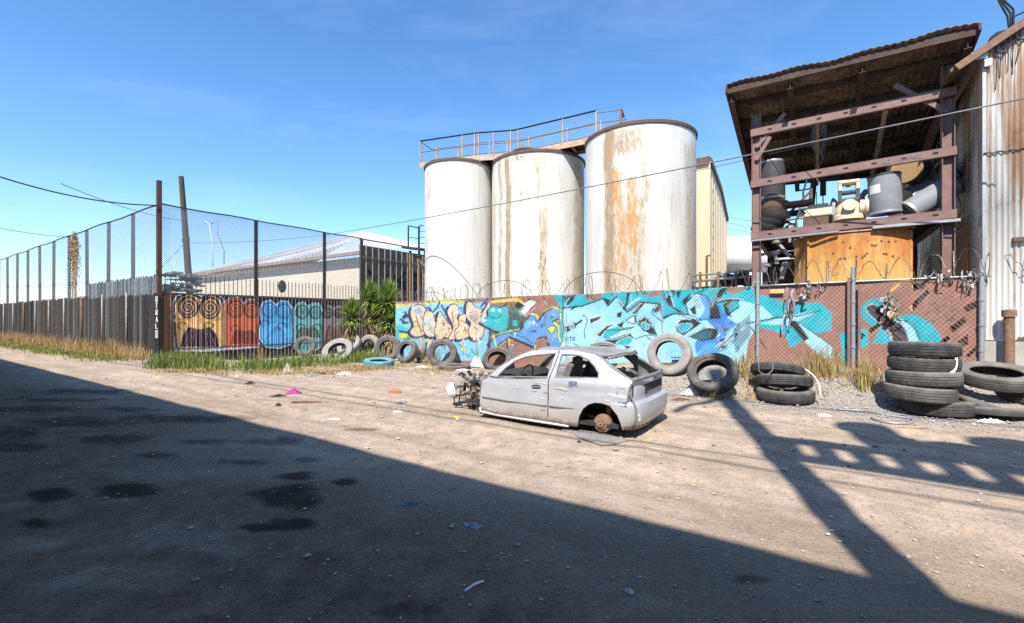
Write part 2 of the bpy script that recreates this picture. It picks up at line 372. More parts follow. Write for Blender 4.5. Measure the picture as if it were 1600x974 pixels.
# ------------------------------------------------------------------ spray paint: shapes laid on a wall's own vertices
class Paint:
    def __init__(self, px, py, base):
        self.x, self.y = px, py; self.c = np.tile(np.array(base, float), (len(px), 1)); self.hole = np.zeros(len(px)); self.T = lambda x, y: (x, y)
    def zoom(self, ox, oy, k): self.T = lambda x, y: (ox+x/k, oy+y/k); self.k = k; return self
    def _in(self, pts):
        q = [self.T(*p) for p in pts]; xs = [p[0] for p in q]; ys = [p[1] for p in q]
        m = np.where((self.x >= min(xs)) & (self.x <= max(xs)) & (self.y >= min(ys)) & (self.y <= max(ys)))[0]
        X, Y = self.x[m], self.y[m]; r = np.zeros(len(m), bool)
        for i in range(len(q)):
            x1, y1 = q[i]; x2, y2 = q[i-1]
            if y1 == y2: continue
            r ^= ((y1 > Y) != (y2 > Y)) & (X < (x2-x1)*(Y-y1)/(y2-y1)+x1)
        return m[r]
    def fill(self, pts, col, a=1.0, smooth=False):
        if smooth: pts = self.curve(pts, True)
        i = self._in(pts); self.c[i] = self.c[i]*(1-a)+np.array(col)*a
    def cut(self, pts): self.hole[self._in(pts)] = 1
    @staticmethod
    def curve(pts, closed=False, k=5):
        n = len(pts); out = []
        for i in range(n if closed else n-1):
            g = lambda j: np.array(pts[j % n] if closed else pts[min(max(j, 0), n-1)], float)
            p0, p1, p2, p3 = g(i-1), g(i), g(i+1), g(i+2)
            for j in range(k):
                t = j/k; out.append(tuple(.5*((2*p1)+(-p0+p2)*t+(2*p0-5*p1+4*p2-p3)*t*t+(-p0+3*p1-3*p2+p3)*t**3)))
        if not closed: out.append(tuple(pts[-1]))
        return out
    def stroke(self, pts, w, col, closed=False, smooth=False, a=1.0):
        """w in photo pixels at 1600 wide"""
        if smooth: pts = self.curve(pts, closed)
        q = [self.T(*p) for p in pts]
        if closed: q.append(q[0])
        xs = [p[0] for p in q]; ys = [p[1] for p in q]
        m = np.where((self.x >= min(xs)-w) & (self.x <= max(xs)+w) & (self.y >= min(ys)-w) & (self.y <= max(ys)+w))[0]
        X, Y = self.x[m], self.y[m]; d = np.full(len(m), 1e9)
        for (x1, y1), (x2, y2) in zip(q[:-1], q[1:]):
            dx, dy = x2-x1, y2-y1; t = np.clip(((X-x1)*dx+(Y-y1)*dy)/max(dx*dx+dy*dy, 1e-9), 0, 1)
            d = np.minimum(d, (X-x1-t*dx)**2+(Y-y1-t*dy)**2)
        i = m[d < (w/2)**2]; self.c[i] = self.c[i]*(1-a)+np.array(col)*a
    def blob(self, pts, col, line, w=2.6, smooth=True):
        self.stroke(pts, w*2, line, True, smooth); self.fill(pts, col, 1, smooth)

BLK, LB, TEAL, BRN, BLU = sc(22, 22, 28), sc(160, 222, 236), sc(22, 172, 188), sc(152, 110, 95), sc(35, 120, 205)
SKYB, YEL, BEI, NAVY, LIME, WHT, MID = sc(135, 200, 224), sc(212, 200, 80), sc(226, 200, 166), sc(28, 42, 78), sc(205, 222, 90), sc(228, 232, 236), sc(85, 150, 220)

# ------------------------------------------------------------------ the painted chain link fence with slats
WN = 12.125; WS0, WS1 = -13.6, 2.6
def wall_top(s): return 2.24+(s-WS0)/(WS1-WS0)*.18
fence = thing('slatted_fence', 'long chain link fence with brown diagonal slats covered in turquoise and blue graffiti', 'fence', SP(-5, WN, 0))
nu, nv = 1050, 180
uu = np.linspace(WS0, WS1, nu); U, T_ = np.meshgrid(uu, np.linspace(0, 1, nv)); top = wall_top(U)+.02*vnoise(U*1.3, U*0, 4)
Z = -.1+(top+.1)*T_; bow = .05*vnoise(U*.6, Z*.7, 5)
Pw = (U.ravel()[:, None]*Sv + (WN+bow.ravel())[:, None]*Nv); Pw[:, 2] = Z.ravel()
mb = MB(); mb.v = [tuple(p) for p in Pw]; mb.f = [(j*nu+i, j*nu+i+1, (j+1)*nu+i+1, (j+1)*nu+i) for j in range(nv-1) for i in range(nu-1)]
px, py = proj(Pw)
g = Paint(px, py, BRN)
n1 = vnoise(U.ravel()*2.2, Z.ravel()*2.2, 8); g.c *= (1+.12*n1)[:, None]
# --- left piece: pale bubble letters
g.zoom(620, 440, 6.154)
g.fill([(-200, 200), (30, 215), (880, 190), (905, 640), (850, 760), (-200, 760)], SKYB)
g.fill([(-200, 400), (30, 420), (140, 470), (140, 560), (-200, 760)], sc(60, 190, 190))
for p in ([(-60, 225), (140, 205), (130, 240), (20, 250), (-60, 260)], [(240, 205), (340, 190), (330, 220), (250, 225)], [(500, 185), (660, 178), (640, 208), (500, 214)],
          [(895, 190), (1160, 155), (1235, 210), (1200, 228), (1130, 190), (920, 208)], [(20, 500), (130, 505), (120, 540), (30, 545)], [(1080, 500), (1120, 560), (1080, 640), (1060, 560)]):
    g.fill(p, YEL)
g.fill([(345, 190), (500, 184), (500, 212), (345, 222)], LIME); g.fill([(640, 176), (900, 176), (890, 200), (650, 205)], BRN)
for p in ([(35, 370), (80, 345), (125, 330)], [(85, 300), (60, 400), (105, 395)], [(60, 340), (100, 320)], [(30, 480), (130, 495)]): g.stroke(p, 3.2, NAVY)
for p in ([(280, 260), (310, 250), (330, 280)], [(345, 300), (390, 250), (410, 200)], [(590, 260), (620, 255), (625, 290)], [(810, 240), (860, 180), (850, 215)], [(430, 230), (470, 300), (480, 260)]):
    g.stroke(p, 3.5, sc(40, 90, 160))
L1 = [(130, 480), (165, 420), (135, 320), (150, 250), (210, 228), (265, 250), (278, 330), (268, 440), (262, 505), (205, 528), (150, 515)]
L2 = [(275, 300), (340, 300), (365, 380), (390, 440), (385, 500), (340, 532), (285, 515), (255, 440)]
L3 = [(380, 420), (405, 300), (440, 320), (480, 390), (520, 430), (525, 500), (500, 545), (455, 530), (430, 555), (385, 545), (365, 490)]
L4 = [(490, 300), (520, 232), (570, 228), (592, 300), (575, 355), (600, 400), (575, 470), (560, 545), (500, 550), (545, 440)]
L5 = [(600, 340), (665, 320), (660, 390), (695, 440), (695, 520), (645, 548), (575, 555), (560, 480), (600, 430)]
L6 = [(672, 220), (710, 198), (755, 250), (830, 285), (800, 340), (815, 400), (835, 450), (825, 520), (790, 556), (725, 548), (690, 480), (715, 400), (672, 340)]
for p in (L1, L2, L3, L4, L5, L6): g.stroke([(x-14, y+10) for x, y in p], 5, NAVY, True, True)
for p in (L1, L2, L3, L4, L5, L6): g.blob(p, BEI, NAVY, 1.5)
for p in ([(160, 440), (205, 430), (240, 480)], [(185, 330), (215, 440)], [(230, 330), (270, 410)], [(300, 470), (340, 440)], [(430, 400), (470, 410)], [(445, 370), (450, 430)], [(530, 290), (545, 400)],
          [(610, 370), (665, 400)], [(640, 480), (660, 440)], [(700, 300), (750, 290)], [(750, 380), (770, 360)], [(740, 440), (790, 470)]): g.stroke(p, 1.3, sc(60, 50, 50), smooth=True)
for p in ([(165, 330), (200, 420), (215, 500), (170, 490)], [(300, 360), (340, 400), (350, 500)], [(400, 440), (420, 530), (390, 520)], [(600, 470), (640, 500), (610, 530)]): g.fill(p, sc(200, 205, 130), .6)
for p in ([(180, 380), (230, 420), (230, 480)], [(310, 420), (350, 440), (330, 500)], [(480, 430), (510, 450), (500, 510)], [(690, 360), (740, 350), (720, 330)], [(650, 450), (680, 470), (660, 520)]): g.fill(p, sc(178, 130, 92), .7)
for p in ([(160, 280), (200, 258), (245, 275), (235, 310), (190, 318)], [(690, 320), (730, 318), (730, 350), (695, 352)]): g.fill(p, sc(120, 165, 215), .8, True)
for i in range(26):   # loose scribbles and drips low on the left piece
    x, y = random.uniform(-60, 900), random.uniform(560, 720); g.stroke([(x, y), (x+random.uniform(-30, 40), y-random.uniform(10, 70)), (x+random.uniform(0, 60), y+20)], random.uniform(1, 3), random.choice([NAVY, BLK, YEL, TEAL, WHT, sc(90, 170, 210)]))
# --- turquoise blob figure with hatched flank
g.fill([(1150, 250), (1290, 180), (1340, 200), (1260, 280), (1200, 330)], WHT)
g.fill([(830, 250), (900, 200), (880, 330), (820, 350)], sc(215, 190, 180)); g.stroke([(815, 300), (850, 250), (870, 210)], 2.5, BLK)
body = [(805, 385), (878, 335), (880, 270), (930, 236), (990, 252), (1060, 240), (1072, 300), (1085, 400), (1060, 468), (970, 478), (870, 432)]
g.stroke([(x-6, y+14) for x, y in body], 4, BLK, True, True); g.blob(body, sc(10, 178, 186), BLK, 1)
for p in ([(1010, 245), (1065, 190), (1052, 240)], [(1130, 240), (1160, 190), (1235, 232), (1185, 300)]): g.fill(p, BLK)
for x, y in ((926, 275), (990, 280)): g.fill([(x+15*math.cos(a), y+17*math.sin(a)) for a in np.linspace(0, 6, 9)], WHT)
g.stroke([(888, 325), (920, 350), (985, 346), (1002, 318)], 1.4, BLK, smooth=True); g.stroke([(830, 370), (860, 375)], 2, WHT)
g.fill([(1070, 262), (1150, 250), (1240, 345), (1232, 450), (1130, 505), (1048, 480), (1080, 400)], sc(62, 112, 108), .9, True)
for i in range(14): g.stroke([(1060+i*14, 480-i*3), (1085+i*12, 290+i*4)], .9, BLK)
g.fill([(1110, 375), (1160, 372), (1160, 430), (1115, 428)], sc(20, 170, 175))
# --- blue letters outlined in lime
g.fill([(1300, 262), (1410, 150), (1515, 150), (1562, 250), (1480, 235), (1360, 320)], BRN)
g.fill([(1090, 560), (1330, 640), (1200, 790), (1060, 790)], BRN); g.fill([(1500, 120), (1620, 120), (1620, 560), (1570, 640), (1575, 250)], TEAL)
blue = [(1200, 470), (1240, 390), (1290, 325), (1335, 335), (1362, 390), (1430, 300), (1500, 258), (1562, 285), (1565, 350), (1485, 385), (1545, 440), (1545, 530), (1600, 680), (1500, 690), (1440, 520), (1385, 530), (1345, 550), (1318, 625), (1230, 585), (1085, 525), (985, 600), (880, 680), (915, 560), (1000, 512), (1110, 490)]
g.stroke(blue, 6.5, LIME, True); g.stroke([(x-10, y+6) for x, y in blue], 4.5, BLK, True); g.fill(blue, MID)
for p in ([(1378, 445), (1412, 388), (1402, 440)], [(1180, 420), (1215, 360), (1225, 420)], [(1470, 350), (1500, 318), (1510, 350)], [(1270, 480), (1340, 470), (1345, 490)]): g.fill(p, BLK)
g.blob([(1448, 452), (1490, 428), (1525, 442), (1490, 505)], LIME, BLK, 1.3, False); g.blob([(1300, 390), (1318, 370), (1330, 395), (1315, 420)], sc(190, 215, 235), BLK, .8)
g.fill([(1340, 560), (1400, 545), (1440, 660), (1330, 700)], BRN)
for p in ([(1090, 500), (1230, 540), (1310, 600)], [(1120, 470), (1200, 500)], [(1430, 320), (1425, 430)], [(1290, 270), (1320, 262), (1312, 295)]): g.stroke(p, 1.2, NAVY)
for p in ([(900, 480), (880, 600), (910, 660)], [(1060, 560), (1075, 700)], [(930, 520), (960, 640)]): g.stroke(p, 2.5, random.choice([BLK, YEL, LIME]))
# --- the big turquoise wild style piece
g.zoom(860, 430, 5)
g.fill([(88, 120), (1600, 60), (1600, 260), (1600, 700), (60, 700), (80, 560)], TEAL)
for p in ([(270, 165), (290, 130), (420, 120), (385, 190), (300, 196)], [(560, 125), (740, 118), (760, 150), (890, 90), (860, 160), (775, 172), (700, 135)], [(1365, 100), (1390, 70), (1560, 60), (1500, 130), (1410, 152)]): g.fill(p, BRN)
g.fill([(95, 260), (245, 243), (412, 183), (450, 240), (515, 168), (565, 250), (600, 290), (700, 212), (850, 225), (882, 342), (960, 302), (1080, 312), (1055, 220), (1140, 138), (1220, 168), (1252, 300), (1242, 345), (1330, 380), (1400, 300), (1560, 190), (1620, 220), (1620, 700), (40, 700), (72, 560), (100, 470)], LB)
g.stroke([(95, 260), (245, 243), (412, 183), (450, 240), (515, 168), (565, 250), (600, 290), (700, 212), (850, 225), (882, 342), (960, 302), (1080, 312), (1055, 220), (1140, 138), (1220, 168), (1252, 300), (1242, 345), (1330, 380), (1400, 300), (1560, 190)], 2.4, BLK)
for p, c_ in (([(1160, 165), (1240, 180), (1252, 300), (1222, 350), (1160, 345), (1205, 260)], sc(70, 150, 215)), ([(1220, 350), (1345, 350), (1375, 450), (1335, 560), (1290, 640), (1150, 620), (1150, 500), (1330, 470)], BLU),
              ([(1290, 200), (1385, 330), (1455, 385), (1365, 425), (1300, 330)], BLU), ([(1180, 560), (1300, 540), (1270, 680), (1150, 690)], sc(60, 170, 215)), ([(1100, 150), (1150, 180), (1180, 260), (1140, 250)], sc(150, 190, 190))): g.fill(p, c_, .9, True)
for p in ([(105, 168), (152, 165), (200, 148), (182, 192), (125, 250)], [(150, 272), (200, 235), (216, 245), (165, 276)], [(418, 180), (470, 195), (445, 242)], [(515, 168), (575, 250), (590, 215), (598, 140), (622, 132), (602, 230), (575, 284)],
          [(640, 292), (680, 240), (742, 212), (722, 245), (650, 312)], [(108, 400), (190, 355), (202, 410), (120, 452)], [(195, 380), (245, 343), (252, 360), (200, 398)], [(308, 345), (400, 318), (380, 348), (310, 378)],
          [(348, 465), (440, 390), (512, 373), (430, 430), (390, 482)], [(383, 495), (500, 492), (620, 452), (652, 490), (620, 545), (530, 550), (430, 512)], [(518, 300), (560, 280), (552, 330), (520, 330)], [(518, 390), (572, 362), (560, 425)],
          [(688, 350), (730, 318), (772, 340), (810, 410), (838, 472), (780, 462), (720, 432), (694, 392)], [(798, 270), (830, 228), (852, 250), (850, 282), (820, 297)], [(888, 180), (930, 138), (962, 250), (1052, 297), (1000, 292), (920, 232)],
          [(978, 130), (1022, 120), (1000, 192)], [(1028, 202), (1100, 138), (1080, 180), (1060, 232), (1040, 232)], [(1088, 265), (1130, 228), (1142, 310), (1162, 322), (1110, 302)], [(978, 400), (1010, 343), (1100, 338), (1182, 375), (1100, 432), (1040, 472), (988, 442)],
          [(1068, 480), (1200, 408), (1290, 408), (1317, 455), (1280, 502), (1180, 517)], [(1248, 250), (1290, 148), (1332, 128), (1290, 210), (1320, 270), (1332, 342), (1250, 342)], [(1288, 200), (1400, 178), (1530, 188), (1562, 212), (1420, 202), (1300, 222)],
          [(1348, 230), (1420, 190), (1442, 190), (1390, 240), (1400, 300), (1422, 332), (1370, 312)], [(560, 545), (640, 560), (600, 580)], [(1320, 110), (1380, 95), (1340, 170), (1300, 180)], [(885, 325), (930, 305), (905, 335)], [(930, 110), (950, 75), (975, 90), (965, 160)]): g.fill(p, BLK)
for p in ([(408, 482), (440, 430), (520, 403), (562, 430), (510, 467), (430, 497)], [(518, 525), (610, 483), (642, 505), (615, 542), (545, 547)], [(708, 385), (735, 368), (777, 400), (740, 427)], [(993, 410), (1030, 378), (1110, 390), (1040, 447)], [(150, 392), (180, 385), (180, 415), (155, 420)]): g.blob(p, TEAL, WHT, .7)
g.fill([(1100, 487), (1210, 430), (1262, 440), (1240, 492), (1180, 507)], sc(18, 95, 110), 1, True)
g.fill([(1370, 240), (1420, 200), (1432, 205), (1385, 260)], sc(120, 125, 130))
for p in ([(95, 258), (240, 243), (412, 183)], [(250, 312), (290, 350), (266, 430), (270, 497)], [(850, 232), (792, 290), (882, 372)], [(560, 420), (650, 405)], [(430, 430), (600, 425), (660, 400)], [(590, 355), (655, 318), (655, 382), (590, 355)],
          [(100, 160), (98, 330), (104, 470), (72, 560)], [(880, 345), (960, 302), (1080, 312), (1180, 350)], [(1030, 322), (1150, 352), (1230, 345)], [(660, 500), (760, 470), (830, 480)], [(740, 470), (800, 520)], [(1330, 560), (1450, 440), (1560, 340)], [(180, 535), (250, 570)],
          [(690, 395), (665, 330), (700, 250)], [(1240, 345), (1258, 260), (1225, 170)], [(1560, 370), (1590, 390), (1620, 460)]): g.stroke(p, 1.5, BLK, smooth=True)
for p in ([(300, 330), (305, 370)], [(610, 355), (645, 335), (645, 370), (610, 355)], [(600, 250), (660, 200), (700, 180)], [(1300, 560), (1420, 450)]): g.stroke(p, 1.6, WHT)
for x0, pts in ((112, [(0, 24), (8, 8), (22, 8), (28, 26), (14, 40), (0, 24)]), (145, [(0, 8), (24, 2)]), (157, [(0, 4), (2, 36)]), (172, [(22, 4), (2, 14), (6, 34), (24, 26)]), (172, [(4, 20), (18, 14)])): g.stroke([(x0+x, 480+y) for x, y in pts], 1.3, BLK)
for i in range(60):   # hatching where slats are torn and painted over
    x, y = random.uniform(1320, 1540), random.uniform(380, 600)
    if abs((x-1320)/220+(y-380)/220-1) < .62: g.stroke([(x, y), (x+14, y-16)], 1.8, random.choice([BLK, BLK, LB, sc(90, 110, 110)]))
for i in range(4): g.cut([(1330+i*52, 560-i*45), (1362+i*52, 530-i*45), (1372+i*52, 545-i*45), (1340+i*52, 578-i*45)])
for p in ([(120, 400), (190, 365)], [(355, 470), (440, 398), (500, 380)], [(395, 500), (505, 500), (615, 462)], [(700, 352), (735, 326), (765, 346), (800, 410)], [(900, 180), (935, 150), (965, 245)], [(985, 402), (1015, 350), (1100, 346)], [(1080, 480), (1205, 416), (1285, 416)],
          [(1260, 250), (1298, 155)], [(1300, 205), (1400, 184), (1530, 194)], [(650, 290), (690, 242)], [(525, 180), (570, 245)], [(108, 240), (150, 175)], [(810, 268), (835, 235)], [(300, 340), (395, 312)], [(1100, 260), (1130, 235)]): g.stroke(p, 1.0, WHT, smooth=True)
lbm = (np.abs(g.c-np.array(LB)).sum(1) < .02); shade_ = np.clip(vnoise(U.ravel()*1.6+3, Z.ravel()*2.4, 14)*1.4, 0, 1)*lbm
g.c = g.c*(1-.55*shade_[:, None])+np.array(sc(95, 185, 215))*.55*shade_[:, None]
for i in range(46):
    x, y = random.uniform(80, 1560), random.uniform(130, 640); g.stroke([(x, y), (x+random.uniform(-6, 6), y+random.uniform(20, 90))], random.uniform(.6, 1.1), random.choice([LB, TEAL, BLK, WHT]), a=.6)
g.zoom(620, 440, 6.154)
for i in range(150):
    x, y = random.uniform(-60, 1560), random.uniform(180, 700); l = random.uniform(15, 60); a = random.choice([.8, 1.0, 2.2, 2.6, 1.57])+random.uniform(-.3, .3)
    g.stroke([(x, y), (x+l*math.cos(a), y+l*math.sin(a))], random.uniform(.7, 1.8), random.choice([NAVY, BLK, WHT, sc(60, 150, 190), sc(150, 205, 225), sc(120, 90, 80)]), a=.75)
for i in range(26):
    x, y = random.uniform(-60, 1560), random.uniform(200, 700); r = random.uniform(20, 60); g.fill([(x+r*math.cos(t)*random.uniform(.7, 1.2), y+r*math.sin(t)*random.uniform(.5, 1)) for t in np.linspace(0, 5.6, 9)], random.choice([WHT, sc(140, 205, 225), sc(40, 160, 180), BRN]), random.uniform(.2, .45), True)
g.zoom(1040, 420, 2.857)   # --- the right end: arrow shapes on bare brown slats
g.fill([(395, 60), (1500, -60), (1500, 600), (330, 600), (372, 300)], BRN)
g.c[:] *= 1
g.fill([(330, 100), (480, 130), (560, 160), (690, 152), (742, 200), (742, 272), (640, 300), (560, 355), (530, 290), (420, 262), (380, 230)], TEAL)
g.fill([(330, 140), (430, 168), (480, 215), (420, 240), (370, 320), (330, 400)], LB); g.fill([(480, 228), (690, 182), (590, 237), (742, 345), (745, 430), (640, 345), (560, 252), (420, 246)], LB)
g.stroke([(360, 245), (480, 222), (590, 212), (690, 186)], 2, BLK); g.fill([(548, 242), (580, 230), (642, 312), (620, 325)], BLK); g.stroke([(590, 238), (742, 345)], 1.4, BLK)
g.stroke([(380, 260), (450, 360)], 2.2, BLK); g.fill([(300, 270), (380, 200), (378, 300), (310, 380)], sc(70, 110, 120), .7)
for p in ([(848, 190), (905, 140), (965, 128), (972, 162), (905, 185), (965, 250), (930, 262), (880, 225)], [(1010, 215), (1110, 203), (1190, 248), (1232, 310), (1222, 335), (1085, 335)], [(775, 290), (900, 268), (905, 342), (790, 375)], [(925, 335), (962, 258), (1022, 335)], [(770, 380), (860, 350), (850, 400), (800, 430)]): g.fill(p, TEAL)
for p in ([(896, 172), (940, 163), (1002, 220), (1062, 260), (1086, 335), (1018, 335), (1000, 280), (920, 212)],): g.blob(p, sc(48, 44, 52), WHT, .8)
g.fill([(1040, 220), (1102, 258), (1134, 330), (1090, 332), (1070, 268)], LB); g.stroke([(1060, 225), (1112, 262), (1140, 330)], 2, BLK); g.stroke([(910, 175), (1000, 260), (1090, 335)], 1.2, sc(150, 110, 100))
g.fill([(770, 440), (850, 430), (830, 520), (770, 520)], LB)
for p in ([(1085, 175), (1165, 92), (1180, 108), (1100, 192)], [(1330, 170), (1385, 143), (1395, 166), (1342, 197)], [(1268, 262), (1330, 213), (1345, 238), (1282, 287)], [(1305, 322), (1350, 293), (1352, 340), (1310, 347)], [(1338, 388), (1400, 330), (1412, 345), (1350, 398)],
          [(815, 342), (880, 285), (892, 300), (830, 354)], [(905, 270), (960, 235), (970, 250), (915, 288)], [(1000, 90), (1040, 62), (1050, 78), (1008, 106)], [(1220, 330), (1262, 300), (1270, 316), (1228, 346)], [(800, 345), (822, 330), (830, 345), (806, 362)], [(1100, 70), (1165, 62), (1150, 90), (1098, 100)]): g.cut(p)
for i in range(20):
    x, y = random.uniform(1150, 1330), random.uniform(130, 260); g.stroke([(x, y), (x+14, y-12)], 1.6, sc(70, 60, 80))
cg = g.c.reshape(nv, nu, 3); cp_ = np.pad(cg, ((1, 1), (1, 1), (0, 0)), mode='edge'); cg = sum(cp_[a:a+nv, b:b+nu]*((2 if a == 1 else 1)*(2 if b == 1 else 1)) for a in range(3) for b in range(3))/16; g.c = cg.reshape(-1, 3)
mot = 1+.10*vnoise(U.ravel()*14, Z.ravel()*14, 50)+.10*vnoise(U.ravel()*5, Z.ravel()*5, 51); g.c *= mot[:, None]
wall = mb.build('slat_panel', None, fence, smooth=True)
setcol(wall, np.hstack([g.c, g.hole[:, None]]))
uvl = wall.data.uv_layers.new(name='UVMap'); li = np.empty(len(wall.data.loops), np.int32); wall.data.loops.foreach_get('vertex_index', li)
uvl.data.foreach_set('uv', np.stack([U.ravel()[li], Z.ravel()[li]], 1).astype(np.float32).ravel())
m = Mat('painted_slats'); at_ = m.n('Attribute', attribute_name='Col'); uv = m.n('SeparateXYZ', {'Vector': m.n('UVMap').outputs[0]})
dg = m.math('SUBTRACT', uv.outputs[0], m.math('MULTIPLY', uv.outputs[1], .9)); fr = m.math('FRACT', m.math('DIVIDE', dg, .085))
gap = m.math('GREATER_THAN', m.math('ABSOLUTE', m.math('SUBTRACT', fr, .5)), .425)
dg2 = m.math('ADD', uv.outputs[0], m.math('MULTIPLY', uv.outputs[1], .9)); fr2 = m.math('FRACT', m.math('DIVIDE', dg2, .085))
wire = m.math('MULTIPLY', m.math('LESS_THAN', m.math('ABSOLUTE', m.math('SUBTRACT', fr2, .5)), .045), 1)
cid = m.n('TexWhiteNoise', {'W': m.math('FLOOR', m.math('DIVIDE', dg, .085))}, noise_dimensions='1D').outputs[0]
vc = m.mix(m.ramp(m.noise(2.5, 6, .7), [(.5, 0), (.8, .35)]), at_.outputs[0], sc(178, 150, 130))
vc = m.mix(m.ramp(m.noise(26, 4, .7), [(.5, 0), (.75, .3)]), vc, sc(120, 100, 92))
vc = m.mix(m.math('MULTIPLY', cid, .12), vc, (.05, .045, .045))
vc = m.mix(m.math('MULTIPLY', gap, .78), vc, (.035, .028, .026)); vc = m.mix(m.math('MULTIPLY', wire, .42), vc, (.46, .44, .43))
m.P(Base_Color=vc, Roughness=.7, Specular_IOR_Level=.2)
tr = m.n('BsdfTransparent'); hol = m.math('MULTIPLY', m.math('GREATER_THAN', at_.outputs['Alpha'], .5), m.math('SUBTRACT', 1.0, m.math('MAXIMUM', wire, gap)))
mxs = m.n('MixShader', {0: hol, 1: m.b.outputs[0], 2: tr.outputs[0]}); m.t.links.new(mxs.outputs[0], m.out.inputs[0])
m.bump(fr, .5, .01); wall.data.materials.append(m.m)
for s, n_ in ((-9.6, 0), (-6.2, 0), (-1.17, -.07), (.62, -.07), (2.56, -.07), (-3.4, .05), (-12.6, .05)):
    pb = MB(); pb.tube([SP(s, WN+n_, -.2), SP(s, WN+n_, wall_top(s)+(.32 if s > -2 else -.05))], .04 if s > -2 else .03, 10)
    if s > -2:
        for k in range(4): pb.tube([SP(s, WN+n_, 1.0+k*.48), SP(s, WN+n_, 1.05+k*.48)], .05, 10)
    pb.build('fence_post', M['galv'], fence, True, angle=40)
rb = MB(); rb.tube([SP(s, WN-.03, wall_top(s)+.01) for s in np.linspace(-1.15, 2.7, 9)], .02, 8); rb.tube([SP(s, WN+.05, wall_top(s)-.02) for s in np.linspace(WS0, -1.2, 20)], .018, 6)
rb.build('top_rail', M['galv'], fence, True)
bp = MB(); bp.sbox(.52, .57, WN-.13, WN-.09, -.1, wall_top(.5)+.1); bp.sbox(.70, .75, WN-.13, WN-.09, -.1, wall_top(.5)-.05); bp.build('gate_stile', M['brown_steel'], fence)
yp = MB(); yp.obox(SP(-.92, WN-.08, 2.21), S*.28, N*.012, UP*.085); yp.build('yellow_tag', simple('yellow_tag', sc(225, 195, 120)), fence)

# ------------------------------------------------------------------ razor wire along the fence
def coil(name, s0, s1, r, pitch, z0, label, mt, seed, jit=.06):
    rr = random.Random(seed); pts = []; a = 0; n = int((s1-s0)/pitch*18)
    ph = [rr.uniform(0, 6) for _ in range(4)]
    for i in range(n):
        t = i/n; s = s0+(s1-s0)*t; a = i/18*2*math.pi; R = r*(1+.25*math.sin(3.1*s+ph[0])+.15*math.sin(7*s+ph[1]))
        pts.append(SP(s+.12*math.sin(a*.5+ph[2]), WN+.05+R*math.cos(a)*.7, wall_top(s)+z0+R*math.sin(a)+rr.uniform(-1, 1)*jit*.2))
    mb = MB(); mb.tube(pts, .008, 3)
    for i in range(0, n, 2):
        d = Vector((rr.uniform(-1, 1), rr.uniform(-1, 1), rr.uniform(-1, 1)))*.022; mb.tube([pts[i]-d, pts[i]+d], .005, 3)
    return tag(mb.build(name, mt, None), label, 'razor wire', 'razor wire coils on the fence')
M['wire'] = simple('razor_steel', (.15, .13, .115), (.22, .19, .16), .5, .3, 5)
coil('razor_wire', -13.3, -9.4, .26, .27, .2, 'razor wire coil along the fence top before the small left silo', M['wire'], 1)
coil('razor_wire', -9.4, -2.0, .27, .36, .2, 'razor wire coil along the fence top before the two large silos', M['wire'], 2)
coil('razor_wire', -1.9, 3.3, .27, .25, .2, 'tangled razor wire coil on the fence before the orange tank and tin building', M['wire'], 3, .2)
for k, (s, r, h) in enumerate(((-11.9, .85, .35), (-8.6, 1.15, .55), (-5.2, 1.2, .6))):
    lo = MB(); lo.tube([SP(s+r*math.cos(a), WN+.15, wall_top(s)-.1+h*1.2*math.sin(a)) for a in np.linspace(.15, 2.95, 24)], .009, 4)
    tag(lo.build('wire_hoop', M['dark_steel']), 'wide dark wire hoop arching above the razor coils before the '+('smallest', 'middle', 'right')[k]+' silo', 'wire')
# shredded plastic caught on the wire
M['rag'] = simple('shredded_plastic', (.46, .44, .42), (.16, .15, .15), .9, 0, 14, stretch=(3, 3, 1))
def rag(px, py, w_, h_, strips, label, col=None, n_=WN-.12):
    s, z = on_n(px, py, n_); rr = random.Random(px); mb = MB()
    for i in range(strips):
        x = rr.uniform(-w_/2, w_/2); y0 = rr.uniform(-.1, h_*.4); l = rr.uniform(.35, 1)*h_; wd = rr.uniform(.008, .026); L_ = []
        dx = rr.uniform(-.12, .12); y = 0; nn0 = rr.uniform(-.06, .06); ph = rr.uniform(0, 6)
        for k in range(8):
            t = k/7; cx = x+dx*t+.03*math.sin(5*t+ph); cz = y0-l*t+.03*math.sin(9*t); cn = nn0+.05*math.sin(4*t+ph); tw = ph+3*t
            L_.append((cx-wd*math.cos(tw), cn-wd*math.sin(tw), cz)); L_.append((cx+wd*math.cos(tw), cn+wd*math.sin(tw), cz+.015))
        mb.add([SP(s+a, n_+b, z+c_) for a, b, c_ in L_], [(2*k, 2*k+1, 2*k+3, 2*k+2) for k in range(7)])
    return tag(mb.build('plastic_rag', col or M['rag'], None, True, solid=.004), label, 'rag', 'shredded plastic caught on the razor wire')
rag(1235, 470, .09, .85, 9, 'long grey rag hanging straight down the fence beside the left galvanised post')
rag(1268, 444, .32, .2, 8, 'grey rag draped over the fence rail in front of the orange tank')
rag(1392, 466, .2, .34, 10, 'pale torn rag hanging low on the fence below the right edge of the orange tank')
rag(1474, 428, .3, .22, 8, 'grey rag knotted in the wire below the right brown steel post')
rag(1516, 432, .3, .32, 10, 'rightmost grey rag, caught in wire beside the corrugated building')
rag(1256, 458, .14, .14, 4, 'small grey scrap of plastic on the rail beside the long hanging rag')
rag(1400, 492, .1, .16, 5, 'small tan scrap hanging under the pale torn rag', M['board_tan'])

